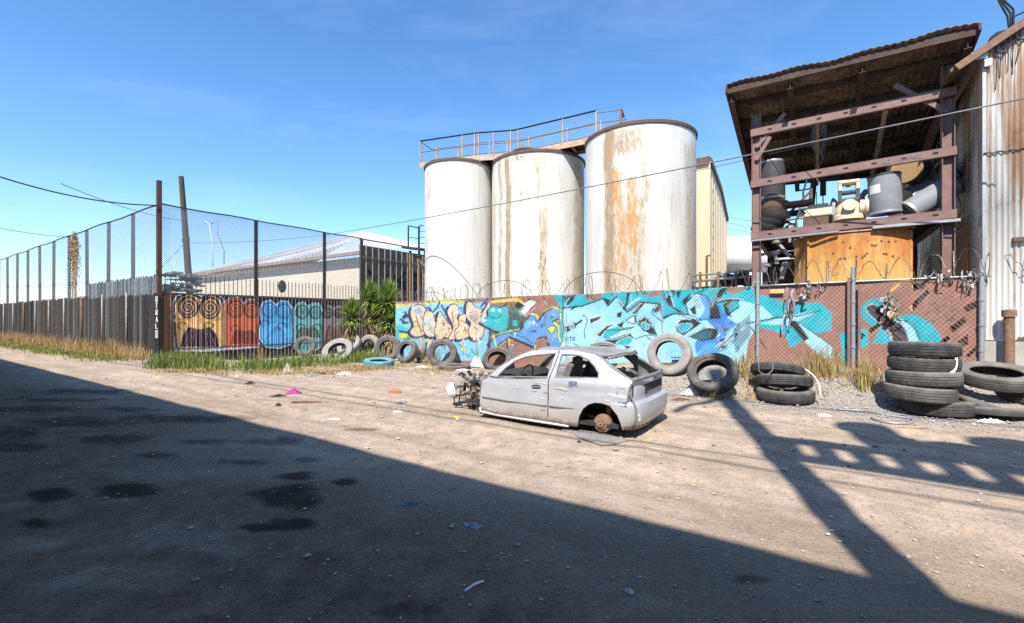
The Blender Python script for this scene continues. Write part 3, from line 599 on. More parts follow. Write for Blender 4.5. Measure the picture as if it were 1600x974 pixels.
# ------------------------------------------------------------------ left street fence (metal sheets, pickets, tall chain link)
m = Mat('chain_link'); uv = m.n('SeparateXYZ', {'Vector': m.n('UVMap').outputs[0]})
def line(expr): return m.math('LESS_THAN', m.math('ABSOLUTE', m.math('SUBTRACT', m.math('FRACT', m.math('DIVIDE', expr, .085)), .5)), .12)
wv = m.math('MAXIMUM', line(m.math('ADD', uv.outputs[0], uv.outputs[1])), line(m.math('SUBTRACT', uv.outputs[0], uv.outputs[1])))
m.P(Base_Color=(.26, .27, .28), Roughness=.5, Metallic=.2)
mxs = m.n('MixShader', {0: wv, 1: m.n('BsdfTransparent').outputs[0], 2: m.b.outputs[0]}); m.t.links.new(mxs.outputs[0], m.out.inputs[0]); M['chain'] = m.m
def mesh_sheet(name, p, q, z0, z1, par, dz=0):
    mb = MB(); p, q = Vector(p), Vector(q); l = (q-p).length; mb.add([p+UP*z0, q+UP*z0, q+UP*(z1+dz), p+UP*z1], [(0, 1, 2, 3)]); o = mb.build(name, M['chain'], par)
    u = o.data.uv_layers.new(name='UVMap'); u.data.foreach_set('uv', [0, z0, l, z0, l, z1, 0, z1]); return o
FS, FN = -22.0, 7.27
lf = thing('street_fence', 'long dark iron picket fence with tall chain link above, receding along the left side', 'fence', SP(FS-10, FN, 0))
M['picket'] = simple('picket_iron', (.075, .06, .05), (.13, .1, .085), .7, .1, 5, rust=(.16, .08, .045))
M['picket_pale'] = simple('picket_grey', (.36, .34, .31), (.24, .21, .19), .7, .1, 5)  # pale grey iron of the slim posts and tall pickets
M['backing'] = simple('backing_sheet', (.040, .030, .026), (.075, .05, .04), .8, 0, 1.5, stretch=(3, 3, .5))
post_s = [FS-3.3*k for k in range(0, 14)]
END = post_s[-1]
pk = MB(); bk = MB(); i = 0; pc = []; s = FS-.12; rr = random.Random(5)
while s > END:
    h = 3.35+rr.uniform(-.05, .05) if s > FS-9 else 2.72+rr.uniform(-.06, .06)
    pk.sbox(s-.014, s+.014, FN-.03, FN, .05, h); g_ = rr.choice([(.05, .048, .047), (.085, .078, .074), (.13, .12, .115), (.06, .056, .055), (.15, .10, .07), (.24, .235, .23)]); pc += [g_]*8
    if s > FS-9: pk.sbox(s-.015, s+.015, FN-.032, FN+.002, h-.75, h+.003); pc += [rr.choice([(.30, .34, .36), (.16, .19, .2), (.42, .45, .46)])]*8
    s -= .125 if s > FS-20 else .2
m = Mat('picket_streaked'); m.P(Base_Color=m.mix(m.ramp(m.noise(5, 6, .7), [(.4, 0), (.75, .6)]), m.attr('Col'), (.042, .036, .033)), Roughness=.75)
setcol(pk.build('pickets', m.m, lf), pc)
k_ = int((FS-END)/.11); zig = [SP(FS-.1-j*.11, FN+.06+(.012 if j % 2 else -.012), 0) for j in range(k_)]
bk.add([p+UP*z for z in (.05, 2.66) for p in zig], [(j, j+1, k_+j+1, k_+j) for j in range(k_-1)]); bk.build('backing_sheet', M['backing'], lf)
ra = MB()
for z in (.45, 2.45): ra.sbox(END, FS, FN+.005, FN+.035, z, z+.05)
ra.build('picket_rail', M['picket'], lf)
for j, s in enumerate(post_s[1:]):
    lean = .10*math.sin(j*2.1); pb = MB(); pb.obox(SP(s-.06, FN+.07, 2.3), S*.12, N*.12, UP*3.95+S*lean); pb.build('tall_post', M['dark_steel'], lf)
    pb = MB(); pb.tube([SP(s-.2, FN-.05, .05), SP(s-.2, FN-.05, 2.75)], .035, 8); pb.build('fence_post', M['picket_pale'] if j % 4 != 2 else M['rust_steel'], lf, True)
ms = mesh_sheet('chain_link', SP(END, FN+.06), SP(FS, FN+.06), 2.6, 6.22, lf)
tr_ = MB(); tr_.tube([SP(s, FN+.06, 6.22+.03*math.sin(s)) for s in np.linspace(END, FS, 30)], .03, 6); tr_.build('top_rail', M['dark_steel'], lf, True)
vn = MB()   # dry creeper on the mesh
for i in range(1100):
    s = FS-11.8+random.gauss(0, .42); z = 6.35-abs(random.gauss(0, 1.1))-.9*abs(s-FS+11.8); c_ = SP(s, FN+.05+random.uniform(-.08, .08), z); d = Vector((random.gauss(0, 1), random.gauss(0, 1), random.gauss(0, 1))).normalized()*.05; e = d.orthogonal().normalized()*.025
    if z > 3: vn.add([c_-d, c_+e, c_+d, c_-e], [(0, 1, 2, 3)])
for k in range(14): a0 = FS-11.8+random.uniform(-.5, .5); vn.tube([SP(a0+.12*math.sin(3*t+k), FN+.04, 2.7+t*random.uniform(2.6, 3.6)) for t in np.linspace(0, 1, 7)], .012, 4)
tag(vn.build('dried_creeper', simple('dry_leaves', (.34, .22, .12), (.2, .13, .08), .9, 0, 9)), 'dried brown creeper hanging on the chain link of the receding fence', 'creeper')
# corner post
cp = MB(); cp.obox(SP(FS-.08, FN-.08, -.1), S*.16, N*.16, UP*7.25); cpo = tag(cp.build('corner_post', M['wood_pole'], bevel=.01), 'tall dark corner post where the two tall fences meet, white letters down its foot', 'post')
bl = MB(); bl.obox(SP(FS-.05, FN-.098, 0), S*.3, N*.014, UP*2.62); bp_ = bl.build('letter_board', M['black_gap'], cpo)
ltr = MB()
glyph = {'O': [[(0, 0), (1, 0), (1, 1), (0, 1), (0, 0)]], 'T': [[(0, 1), (1, 1)], [(.5, 1), (.5, 0)]], 'R': [[(0, 0), (0, 1), (1, 1), (1, .5), (0, .5), (1, 0)]], 'A': [[(0, 0), (.5, 1), (1, 0)], [(.2, .4), (.8, .4)]], 'L': [[(0, 1), (0, 0), (1, 0)]]}
for k, ch in enumerate('OTRALO'):
    for st in glyph[ch]:
        h = .2 if k < 5 else .3
        ltr.tube([SP(FS+.02+x*.15, FN-.108, 2.28-k*.27+(y-1)*h+.2) for x, y in st], .019, 5)
ltr.build('painted_letters', M['white_paint'], bp_)

# ------------------------------------------------------------------ fence returning to the back with painted figures
bf = thing('mural_fence', 'iron picket fence with spiral-eyed faces in yellow, orange, blue and green painted across it', 'fence', SP(FS, FN+4, 0))
def faces(px, py, base):
    g = Paint(px, py, base); g.zoom(240, 440, 5.333)
    DK = sc(30, 22, 30); OUT = sc(200, 205, 215)
    f1 = [(180, 300), (178, 200), (210, 140), (300, 108), (375, 140), (400, 150), (480, 112), (555, 150), (578, 230), (572, 290), (600, 310), (595, 545), (400, 560), (200, 555), (190, 420)]
    g.stroke(f1, 11, OUT, True); g.stroke(f1, 7, sc(25, 30, 70), True); g.fill(f1, sc(222, 178, 92))
    f2 = [(590, 540), (590, 250), (580, 190), (640, 140), (710, 140), (750, 195), (790, 155), (850, 160), (880, 215), (876, 320), (880, 400), (872, 535), (700, 545)]
    g.stroke(f2, 4, OUT, True); g.stroke(f2, 2, DK, True); g.fill(f2, sc(192, 92, 40))
    f3 = [(885, 420), (900, 330), (890, 230), (915, 175), (975, 160), (1020, 200), (1060, 165), (1120, 170), (1155, 230), (1150, 300), (1165, 400), (1145, 520), (1050, 555), (940, 545), (890, 480)]
    g.stroke(f3, 9, DK, True); g.stroke(f3, 3, OUT, True); g.fill(f3, sc(30, 152, 200))
    f4 = [(1170, 560), (1175, 380), (1168, 240), (1200, 185), (1250, 175), (1290, 210), (1330, 180), (1385, 190), (1405, 260), (1398, 540), (1300, 600)]
    g.stroke(f4, 8, DK, True); g.stroke(f4, 3, sc(150, 190, 190), True); g.fill(f4, sc(92, 168, 160))
    f5 = [(1410, 560), (1415, 260), (1450, 190), (1500, 210), (1540, 195), (1660, 210), (1680, 560)]
    g.stroke(f5, 5, DK, True); g.fill(f5, sc(122, 108, 108)); g.fill([(1560, 200), (1700, 200), (1700, 600), (1560, 600)], sc(70, 40, 38), .6)
    g.stroke([(165, 270), (140, 290), (150, 320), (180, 325)], 5, OUT)
    for p in ([(195, 300), (300, 290), (310, 330), (200, 320)], [(440, 300), (560, 290), (575, 330), (470, 330)]): g.fill(p, sc(190, 148, 80))
    for cx, cy, r, c_, c2 in ((288, 215, 82, DK, sc(196, 150, 110)), (468, 220, 84, DK, sc(196, 150, 110)), (680, 230, 66, sc(110, 42, 22), sc(190, 100, 50)), (815, 240, 60, sc(110, 42, 22), sc(205, 105, 45)), (962, 240, 58, sc(14, 95, 150), sc(70, 180, 215)),
                        (1082, 250, 56, sc(14, 95, 150), sc(70, 180, 215)), (1238, 255, 52, sc(18, 82, 84), sc(120, 185, 175)), (1348, 260, 48, sc(18, 82, 84), sc(120, 185, 175)), (1450, 265, 38, DK, sc(160, 140, 135)), (1545, 268, 36, DK, sc(150, 125, 120))):
        g.fill([(cx+r*math.cos(a), cy+r*1.05*math.sin(a)) for a in np.linspace(0, 6.1, 20)], c2)
        g.stroke([(cx+r*math.cos(a), cy+r*1.05*math.sin(a)) for a in np.linspace(0, 6.1, 20)], 2.6, c_, True)
        sp = [(cx+r*.88*(a/17)*math.cos(a), cy+r*.92*(a/17)*math.sin(a)) for a in np.linspace(.5, 17, 60)]; g.stroke(sp, 2.3 if r > 70 else 1.8, c_)
    mous = lambda x0, x1, y0, y1, c_: (g.fill([(x0, y1), (x0+.08*(x1-x0), y0+.4*(y1-y0)), (x0+.2*(x1-x0), y0), (.5*(x0+x1), y0+.12*(y1-y0)), (x1-.22*(x1-x0), y0), (x1-.06*(x1-x0), y0+.4*(y1-y0)), (x1, y1)], c_),
                                       [g.stroke([(.5*(x0+x1)+k*.05*(x1-x0), y0+.1*(y1-y0)), (.5*(x0+x1)+k*.11*(x1-x0), y1+5)], .9, sc(150, 110, 80) if c_[0] < .05 else c_) for k in range(-4, 5)])
    mous(220, 545, 380, 545, sc(45, 20, 55)); mous(640, 870, 400, 520, sc(125, 44, 22)); mous(1185, 1390, 380, 470, sc(15, 82, 82)); mous(1420, 1600, 365, 540, sc(52, 38, 44))
    g.fill([(900, 390), (1040, 345), (1080, 380), (1150, 400), (1130, 500), (930, 500)], sc(70, 180, 220), .7, True)
    for x in np.linspace(920, 1130, 9): g.stroke([(1030+.25*(x-1030), 380), (x, 500)], 1, sc(30, 110, 170))
    for cx, cy in ((240, 370), (460, 370), (680, 395), (930, 350), (1070, 375), (1225, 385), (1360, 385)): g.stroke([(cx+38*math.cos(a), cy+28*math.sin(a)) for a in np.linspace(2, 6.8, 12)], 1.6, DK if cx < 500 else sc(20, 60, 80) if cx > 880 else sc(110, 40, 20))
    g.fill([(315, 290), (370, 300), (390, 380), (310, 380)], sc(235, 190, 100)); g.stroke([(185, 570), (400, 575), (640, 560), (830, 545), (870, 540)], 4.2, OUT)
    g.fill([(860, 545), (915, 545), (922, 700), (860, 700)], sc(150, 95, 55)); g.fill([(80, 90), (170, 90), (170, 640), (80, 640)], sc(140, 92, 48), .8)
    return g
BN1 = 17.6
nu, nv = 620, 130; nn_ = np.linspace(FN+.05, BN1, nu); NNg, TT = np.meshgrid(nn_, np.linspace(0, 1, nv)); ZZ = -.35+3.02*TT
ofs = .03*np.sin(NNg*2*math.pi/.25)
Pf = ((FS-.03+ofs).ravel()[:, None]*Sv+NNg.ravel()[:, None]*Nv); Pf[:, 2] = ZZ.ravel()
mb = MB(); mb.v = [tuple(p) for p in Pf]; mb.f = [(j*nu+i+1, j*nu+i, (j+1)*nu+i, (j+1)*nu+i+1) for j in range(nv-1) for i in range(nu-1)]
px, py = proj(Pf); o = mb.build('painted_sheet', None, bf, True); base = sc(58, 42, 36); fc_ = faces(px, py, base).c; gl = fc_.mean(1, keepdims=True); setcol(o, (fc_*.92+gl*.08)*1.45)
m = Mat('spray_paint'); m.P(Base_Color=m.mix(m.ramp(m.noise(9, 6, .7), [(.45, 0), (.8, .5)]), m.attr('Col'), (.06, .045, .04)), Roughness=.7); o.data.materials.append(m.m); M['spray'] = m.m
V, Fc = [], []; zs = np.linspace(-.3, 2.66, 70); n_ = FN+.2
while n_ < 18.6:
    hl = .011; b = len(V)
    zl = list(zs)+[2.67, 3.42+random.uniform(-.05, .05)] if n_ < 16.9 else list(zs)
    for z in zl:
        for ds, dn in ((.012, -hl), (.012, hl), (.034, hl), (.034, -hl)): V.append(SP(FS+ds, n_+dn, z))
    for k in range(len(zl)-1):
        for j in range(4): Fc.append((b+k*4+j, b+k*4+(j+1) % 4, b+k*4+4+(j+1) % 4, b+k*4+4+j))
    n_ += .185
mb = MB(); mb.v = [tuple(v) for v in V]; mb.f = Fc; o = mb.build('pickets', M['spray'], bf, weld=True)
vv = verts(o); px, py = proj(vv); gf = faces(px, py, sc(90, 70, 60)); gl = gf.c.mean(1, keepdims=True); cc = (gf.c*.8+gl*.2)*1.4+.15; cc[vv[:, 2] > 2.662] = (.07, .055, .05); setcol(o, cc)
rl = MB()
for z in (2.6, .3): rl.obox(SP(FS+.0, FN+.1, z), N*10.2, S*.035, UP*.05)
rl.build('picket_rail', M['picket'], bf)
for n_ in (FN+3.81, FN+7.4, FN+9.8):
    pb = MB(); pb.obox(SP(FS-.06, n_-.07, 2.2), S*.09, N*.14, UP*4.02); pb.build('tall_post', M['dark_steel'], bf)
mesh_sheet('chain_link', SP(FS, FN), SP(FS, FN+9.8), 2.6, 6.22, bf)
tr_ = MB(); tr_.tube([SP(FS, n_, 6.22+.02*math.sin(n_*2)) for n_ in np.linspace(FN, FN+9.8, 12)], .03, 6); tr_.build('top_rail', M['dark_steel'], bf, True)
# bare tall pickets further back, in front of a dark scrawled shed wall
tp = thing('tall_picket_fence', 'tall pale iron pickets in front of the dark shed wall left of the silos', 'fence', SP(FS, 20, 0))
pk = MB()
for k in range(15): pk.obox(SP(FS+.0, 17.35+k*.46, 0), S*.04, N*.05, UP*(5.95-.02*k))
pk.build('pickets', M['picket_pale'], tp); rl = MB(); rl.obox(SP(FS-.02, 17.1, 6.16), N*6.8, S*.06, UP*.07); rl.obox(SP(FS+.045, 17.1, 5.15), N*5.4, S*.04, UP*.05); rl.build('rail', M['rust_steel'], tp)
mg = MB(); mg.lathe([(0, -.01), (.2, -.01), (.21, 0), (.2, .02), (0, .02)], 24, Matrix.Translation(SP(FS-.05, FN+5.1, 3.18)) @ S.to_track_quat('Z', 'Y').to_matrix().to_4x4() @ Matrix.Scale(1.5, 4, (0, 1, 0)))
tag(mg.build('oval_plate', M['dark_steel'], None, True), 'dark oval plate fixed on the pickets before the cream wall', 'plate')
# ------------------------------------------------------------------ silos
m = Mat('silo_paint'); vec = m.coord(); mk = m.n('SeparateColor', {'Color': m.attr('Rust')})
st1 = m.noise(2.2, 8, .7, m.coord('Object', (5, 5, .28))); st2 = m.noise(5, 8, .75, m.coord('Object', (3, 3, .35)), 1.2); pt = m.noise(3.2, 9, .72, m.coord('Object', (2.2, 2.2, .75)), .8)
c = m.mix(m.ramp(m.noise(.8, 5, .6, m.coord('Object', (1, 1, .35))), [(.35, 0), (.7, 1)]), (.67, .645, .59), (.56, .54, .50))
c = m.mix(m.math('MULTIPLY', m.ramp(st1, [(.46, 0), (.72, 1)]), .6), c, (.42, .34, .235))
def band(sock, nz_, lo, hi, soft=.1):
    return m.ramp(m.math('ADD', m.math('MULTIPLY', sock, .42), m.math('SUBTRACT', nz_, .42)), [(lo, 0), (hi, 1)])
c = m.mix(m.math('MULTIPLY', band(mk.outputs[0], st2, .20, .40), .72), c, (.38, .27, .14))
c = m.mix(m.math('MULTIPLY', band(mk.outputs[0], pt, .33, .45), .6), c, (.23, .15, .075))
c = m.mix(m.math('MULTIPLY', m.math('MULTIPLY', band(mk.outputs[1], pt, .32, .43), m.ramp(st2, [(.36, .15), (.55, 1)])), .85), c, (.50, .22, .045))
c = m.mix(m.math('MULTIPLY', band(mk.outputs[2], pt, .34, .40), .8), c, (.22, .15, .09))
m.P(Base_Color=c, Roughness=.6, Specular_IOR_Level=.25); m.bump(m.noise(1.1, 3, .5, m.coord('Object', (1, 1, .5))), .25, .05); M['silo'] = m.m
def silo(label, X, Y, R, ztop, bands, lid):
    t = thing('silo', label, 'silo', (X, Y, 0), 'steel silos behind the fence')
    k, nz_ = 128, 90; ang = np.linspace(0, 2*math.pi, k, endpoint=False); zs = np.linspace(-.1, ztop, nz_)
    A, Zg = np.meshgrid(ang, zs); dent = 1+.0012*np.sin(A*7+Zg*1.3)+.001*vnoise(A*4, Zg*1.1, 31)
    seam = .006*sum(np.exp(-((Zg-q)/.03)**2) for q in np.arange(1.6, ztop, 1.85))
    Pv = np.stack([X+(R*dent+seam).ravel()*np.cos(A.ravel()), Y+(R*dent+seam).ravel()*np.sin(A.ravel()), Zg.ravel()], 1)
    mb = MB(); mb.v = [tuple(p) for p in Pv]; mb.f = [(j*k+i, j*k+(i+1) % k, (j+1)*k+(i+1) % k, (j+1)*k+i) for j in range(nz_-1) for i in range(k)]
    o = mb.build('shell', M['silo'], t, True); px, py = proj(Pv); wob = 3*vnoise(py*.03, px*0, 7)
    ch = np.zeros((len(Pv), 3))
    for (cidx, x0, x1, y0, y1, a, soft) in bands:
        v = sstep(x0-soft, x0+soft, px+wob)*sstep(x1+soft, x1-soft, px+wob)*sstep(y0-12, y0+12, py)*sstep(y1+25, y1-25, py)*a; ch[:, cidx] = np.maximum(ch[:, cidx], v)
    for q in np.arange(1.6, ztop, 1.85): ch[:, 2] = np.maximum(ch[:, 2], .62*np.exp(-((Pv[:, 2]-q)/.035)**2))
    setcol(o, ch, 'Rust')
    T = Matrix.Translation((X, Y, ztop)); rm = MB(); rm.lathe([(R-.02, -.10), (R+.045, -.10), (R+.055, -.03), (R+.055, .01), (R+.02, .02), (R*.97, .02)], 96, T); rm.build('rim', M['rust_dark'], t, True, angle=40)
    rf = MB(); rf.lathe([(R*.98, .0), (R*.5, .16), (.01, .28)], 48, T); rf.build('roof', M['silo_roof'], t, True)
    if lid:
        lx, ly, lr = lid; ld = MB(); ld.lathe([(lr, -.1), (lr, .28), (lr+.04, .28), (lr+.04, .34), (lr*.6, .40), (.01, .42)], 28, Matrix.Translation((X+lx, Y+ly, ztop+.05))); ld.build('hatch', M['rust_dark'], t, True, angle=40)
    return t
M['rust_dark'] = simple('dark_rust', (.10, .065, .05), (.17, .10, .07), .85, 0, 10, .3)
M['silo_roof'] = simple('silo_roof', (.5, .47, .43), (.3, .22, .16), .8, 0, 3)
ZT = 8.58
silo('smallest white silo, leftmost of the three, mostly clean with faint dark specks', -2.50, 21.36, 1.565, ZT,
     [(2, 668, 676, 262, 330, .6, 3), (0, 664, 672, 255, 440, .35, 3), (2, 730, 760, 262, 275, .4, 5), (0, 756, 770, 260, 470, .3, 5)], None)
silo('middle white silo with thin brown streaks down its left side', 1.19, 20.85, 2.1, ZT,
     [(0, 779, 786, 240, 470, .7, 3), (0, 790, 799, 240, 480, .95, 3), (0, 770, 776, 250, 480, .5, 3), (2, 798, 830, 238, 262, .8, 6), (0, 822, 828, 250, 470, .55, 3), (0, 838, 845, 245, 330, .7, 3), (0, 842, 856, 320, 470, .62, 3), (2, 812, 818, 280, 330, .7, 3), (0, 896, 914, 250, 480, .6, 4), (0, 795, 865, 232, 330, .42, 14), (0, 835, 860, 300, 470, .42, 8), (2, 840, 858, 390, 430, .7, 4), (2, 790, 870, 312, 318, .6, 4)], (-.6, -.7, .55))
silo('tallest looking white silo, rightmost of the three, with a broad orange rust band', 5.05, 18.06, 2.1, ZT,
     [(0, 944, 962, 200, 480, .95, 6), (0, 952, 1008, 195, 250, .7, 10), (1, 956, 972, 262, 330, 1, 4), (1, 976, 1000, 270, 400, .85, 7), (1, 960, 985, 320, 430, .75, 6), (0, 945, 1012, 300, 470, .62, 8), (1, 952, 962, 210, 270, .6, 3), (0, 1005, 1015, 210, 330, .65, 4), (0, 1046, 1052, 300, 400, .4, 2), (2, 1026, 1034, 383, 398, .95, 3), (0, 1070, 1090, 220, 470, .55, 5), (0, 940, 1025, 190, 480, .40, 14), (2, 1060, 1088, 290, 330, .5, 6), (1, 957, 968, 400, 445, .7, 4), (2, 1000, 1060, 370, 376, .7, 3)], (-.55, -.2, .55))
# catwalk over the silo tops
cw = thing('catwalk', 'rusty steel catwalk with black handrail running over the tops of the silos', 'catwalk', (0, 19.5, ZT))
ZD = ZT+.16
P0 = [Vector((-4.25, 21.1, ZD)), Vector((-1.55, 20.2, ZD+.02)), Vector((.08, 20.0, ZD+.05)), Vector((3.35, 18.1, ZD+.05))]
off = Vector((.38, .92, 0))*.95
dk = MB()
for a, b in zip(P0[:-1], P0[1:]): dk.obox(a, b-a, off, UP*.04)
dk.build('deck_grating', M['dark_steel'], cw)
fr_ = MB()
for a, b in zip(P0[:-1], P0[1:]): fr_.obox(a-UP*.17+off*.0, b-a, -off*.03, UP*.24); fr_.obox(a+off*1.005-UP*.17, b-a, off*.03, UP*.24)
for t in np.linspace(0, 1, 8): q = P0[2].lerp(P0[3], t); fr_.beam(q-UP*.08, q+off-UP*.08, .05, .1)
M['rust_light'] = simple('pale_rusty_paint', (.50, .38, .29), (.34, .2, .12), .8, 0, 5)
fr_.build('toe_board', M['rust_light'], cw)
def rail(o, dz): return [p+o+UP*dz for p in P0]
hr = MB(); hr.tube(rail(off*0, 1.08), .035, 8); hr.build('handrail', M['black_gap'], cw, True)
m2 = MB(); m2.tube(rail(off*0, .55), .018, 6); m2.tube(rail(off, 1.0), .02, 6); m2.tube(rail(off, .5), .016, 6); m2.tube([P0[0]+UP*1.08, P0[0]+off+UP*1.0], .02, 6)
m2.tube([P0[3]+off+UP*.98, P0[3]+off+Vector((1.0, -.3, .98))], .02, 6); m2.tube([P0[3]+UP*.98, P0[3]+Vector((1.0, -.25, 1.0))], .018, 6); m2.build('mid_rail', M['rust_steel'], cw, True)
for o_, spots in ((off*0, [(0, 0), (0, .75), (0, .96), (1, .05), (1, .45), (1, .92), (2, .06), (2, .62), (2, 1)]), (off, [(0, .1), (0, .5), (1, .1), (1, .6), (2, .1), (2, .6), (2, 1)])):
    for k, t in spots:
        q = P0[k].lerp(P0[k+1], t)+o_; pm = MB(); pm.beam(q-UP*.12, q+UP*1.06, .05, .05); pm.build('rail_post', M['rust_light'], cw)
q = Vector((4.35, 18.2, ZD)); pm = MB(); pm.beam(q, q+UP*1.25, .05, .09); pm.build('rail_post', M['rust_steel'], cw); pm = MB(); pm.poly([q+Vector((.04, 0, 1.32)), q+Vector((.06, 0, .9)), q+Vector((.2, .1, .95))], (0, .02, 0)); pm.build('bent_plate', M['dark_steel'], cw)

# ------------------------------------------------------------------ ladder platform and scrawled shed wall left of the silos
shed = thing('dark_shed', 'dark shed wall with black scrawl behind tall pale pickets, left of the silos', 'shed', SP(FS-1, 24, 0))
mb = MB(); mb.obox(SP(FS-.9, 17.6, 0), S*.12, N*9, UP*6.0); mb.build('wall', simple('scrawled_wall', (.085, .075, .075), (.03, .028, .028), .9, 0, .9, .1), shed)
gr = MB()
for k in range(7):
    n0 = 18+k*.75; gr.tube([SP(FS-.77, n0+.3*math.sin(a*1.7+k)*1.2+.12*a, 3.5+1.1*math.cos(a*1.2+k)) for a in np.linspace(0, 4, 12)], .06, 5)
gr.tube([SP(FS-.77, n0, 4.1) for n0 in np.linspace(20, 25.5, 6)], .14, 5); gr.tube([SP(FS-.77, n0, 4.7) for n0 in np.linspace(21, 25.5, 6)], .1, 5); gr.build('scrawl', M['black_gap'], shed)
lt = thing('ladder_platform', 'small steel platform with black guard rail and ladder beside the smallest silo', 'platform', at(650, 392, 24))
A_, B_ = at(638, 388, 24.5), at(668, 391, 23.5)
pl = MB(); pl.beam(A_, B_, .9, .12); pl.build('deck', M['dark_steel'], lt); gd = MB()
for q in (A_, A_.lerp(B_, .55), B_): gd.beam(q, q+UP*1.2, .06, .06)
gd.beam(A_+UP*1.2, A_.lerp(B_, .55)+UP*1.12, .06, .06); gd.beam(A_+UP*.6, A_.lerp(B_, .55)+UP*.55, .04, .04); gd.build('guard_rail', M['dark_steel'], lt)
ld = MB(); q = B_+Vector((-.15, -.3, 0))
for dx in (-.2, .2): ld.tube([q+Vector((dx, 0, -5)), q+Vector((dx, 0, .9)), q+Vector((dx, .12, 1.25)), q+Vector((dx+.1, .5, 1.3))], .025, 6)
for k in range(20): ld.tube([q+Vector((-.2, 0, -4.8+.3*k)), q+Vector((.2, 0, -4.8+.3*k))], .016, 5)
ld.build('ladder', M['dark_steel'], lt, True)
br = MB(); br.beam(at(651, 402, 24), at(668, 420, 23.3), .12, .12)
for px_ in (641, 655, 664): br.beam(at(px_, 392, 24), at(px_, 480, 24), .1, .1)
br.build('braces', M['rust_steel'], lt)

# ------------------------------------------------------------------ low cream building with white metal roof
cb = thing('low_building', 'long low cream building with a pale metal roof behind the left fences', 'building', SP(-24, 19, 0))
b0, b1 = Vector((-29.3, 42, 0)), Vector((-9.2, 28.73, 0)); dpt = N*9
mb = MB(); mb.obox(b0, b1-b0, dpt, UP*5.5); mb.build('wall', M['cream_wall'], cb)
M['pale_roof'] = simple('pale_corrugated_roof', (.60, .60, .61), (.46, .45, .45), .6, 0, .5, .2, stretch=(1, .2, 1), rust=(.40, .33, .28), rlo=.55, rhi=.75)
apex = at(570, 362, 36); e0 = b0+UP*5.62-N*.5-S*.3; e1 = b1+UP*5.75-N*.5+S*.2; eb = at(668, 384, 40); bk_ = at(470, 425, 48)
rf = MB(); nR = 90
for j in range(nR):      # standing ribs running from eave to apex
    t0, t1 = j/nR, (j+1)/nR; a0, a1 = e0.lerp(e1, t0), e0.lerp(e1, t1); h = UP*(.05 if j % 2 else 0)
    q0, q1 = a0.lerp(apex, .97), a1.lerp(apex, .97); rf.add([a0+h, a1+h, q1+h, q0+h], [(0, 1, 2, 3)])
rf.add([e1, eb, apex], [(0, 1, 2)]); rf.add([e0, apex, bk_], [(0, 1, 2)]); rf.build('roof', M['pale_roof'], cb)
ev = MB(); ev.beam(e0-UP*.08, e1-UP*.08, .25, .2); ev.build('gutter', simple('old_gutter', (.42, .34, .26), (.28, .2, .15), .85, 0, 3), cb)
for px_, tw in ((333, 0), (352, 1)):
    q = at(px_-2, 420, 41); k = 41/711; pm = MB()
    pts = [q+Vector((dx*k, 0, dz*k)) for dx, dz in ([(2, 0), (1, 40), (-4, 70), (-10, 74), (-14, 68)] if not tw else [(0, 0), (0, 28), (-10, 54), (-10, 74), (-20, 70)])]
    pm.tube(pts, .05, 6); tag(pm.build('vent_pipe', M['white_paint'] if not tw else M['rust_light'], None, True), ('left bent white pipe' if not tw else 'right bent pinkish pipe')+' standing behind the chain link above the cream building', 'pipe')
rb = MB()
for k in range(26): q = at(random.uniform(258, 305), random.uniform(428, 462), 24); rb.beam(q-S*random.uniform(.2, .7), q+S*random.uniform(.2, .7)+UP*random.uniform(-.1, .1), .5, random.uniform(.05, .12))
tag(rb.build('scrap_heap', simple('grey_scrap', (.34, .33, .31), (.12, .11, .11), .8, 0, 6)), 'heap of grey roofing scrap behind the corner of the fences', 'scrap heap')
lp = MB(); lp.tube([at(298, 480, 24), at(291, 380, 24), at(283, 276, 24)], [.17, .15, .12], 10); q = at(290, 375, 24); lp.beam(q-S*.3, q+S*.35, .12, .2)
tag(lp.build('leaning_pole', M['wood_pole'], None, True, angle=40), 'leaning dark wooden pole behind the tall fence near the corner post', 'utility pole')

# ------------------------------------------------------------------ tan building and white tank behind the right silo
tb = thing('tan_building', 'tall tan metal building with sloping roof edge behind the rightmost silo', 'building', (9, 24, 0))
A_ = at(1084, 260, 24.5); C_ = at(1109, 254, 23.5); D_ = at(1136, 345, 30); E_ = at(1126, 300, 27.2)
mb = MB(); dn = lambda p: Vector((p.x, p.y, 0))
mb.add([dn(A_)-S*3, dn(C_), C_, A_-S*3], [(0, 1, 2, 3)]); mb.add([dn(C_), dn(D_), D_, E_, C_], [(0, 1, 2, 3, 4)]); mb.add([dn(A_)-S*3, A_-S*3, D_-S*6, dn(D_)-S*6], [(0, 1, 2, 3)]); mb.add([A_-S*3, C_, E_, D_, D_-S*6], [(0, 1, 2, 3, 4)])
mb.build('wall', M['tan_metal'], tb)
ed = MB(); ed.beam(A_-S*3+UP*.12, C_+UP*.12, .3, .35); ed.beam(C_+UP*.1, E_+UP*.1, .2, .3); ed.beam(E_+UP*.1, D_+UP*.05, .2, .25); ed.build('roof_edge', M['rust_dark'], tb)
rv = MB()
for k in range(11): q = C_.lerp(D_, .12)-UP*(1.2+.62*k); q = Vector((q.x, q.y, q.z)); rv.beam(q-S*.0-Vector((.02, .05, 0)), q+UP*.2-Vector((.02, .05, 0)), .1, .1)
rv.build('vent_slots', M['black_gap'], tb)
ribs = MB()
for k in range(12): q = dn(A_).lerp(dn(C_), k/11); ribs.obox(q-N*.03-S*.03, S*.06, N*.03, UP*(A_.z-.1))
for k in range(1, 10): q = dn(C_).lerp(dn(D_), k/10); ribs.obox(q-Vector((.03, .04, 0)), Vector((.05, 0, 0)), Vector((0, .05, 0)), UP*(C_.lerp(D_, k/10).z-.4))
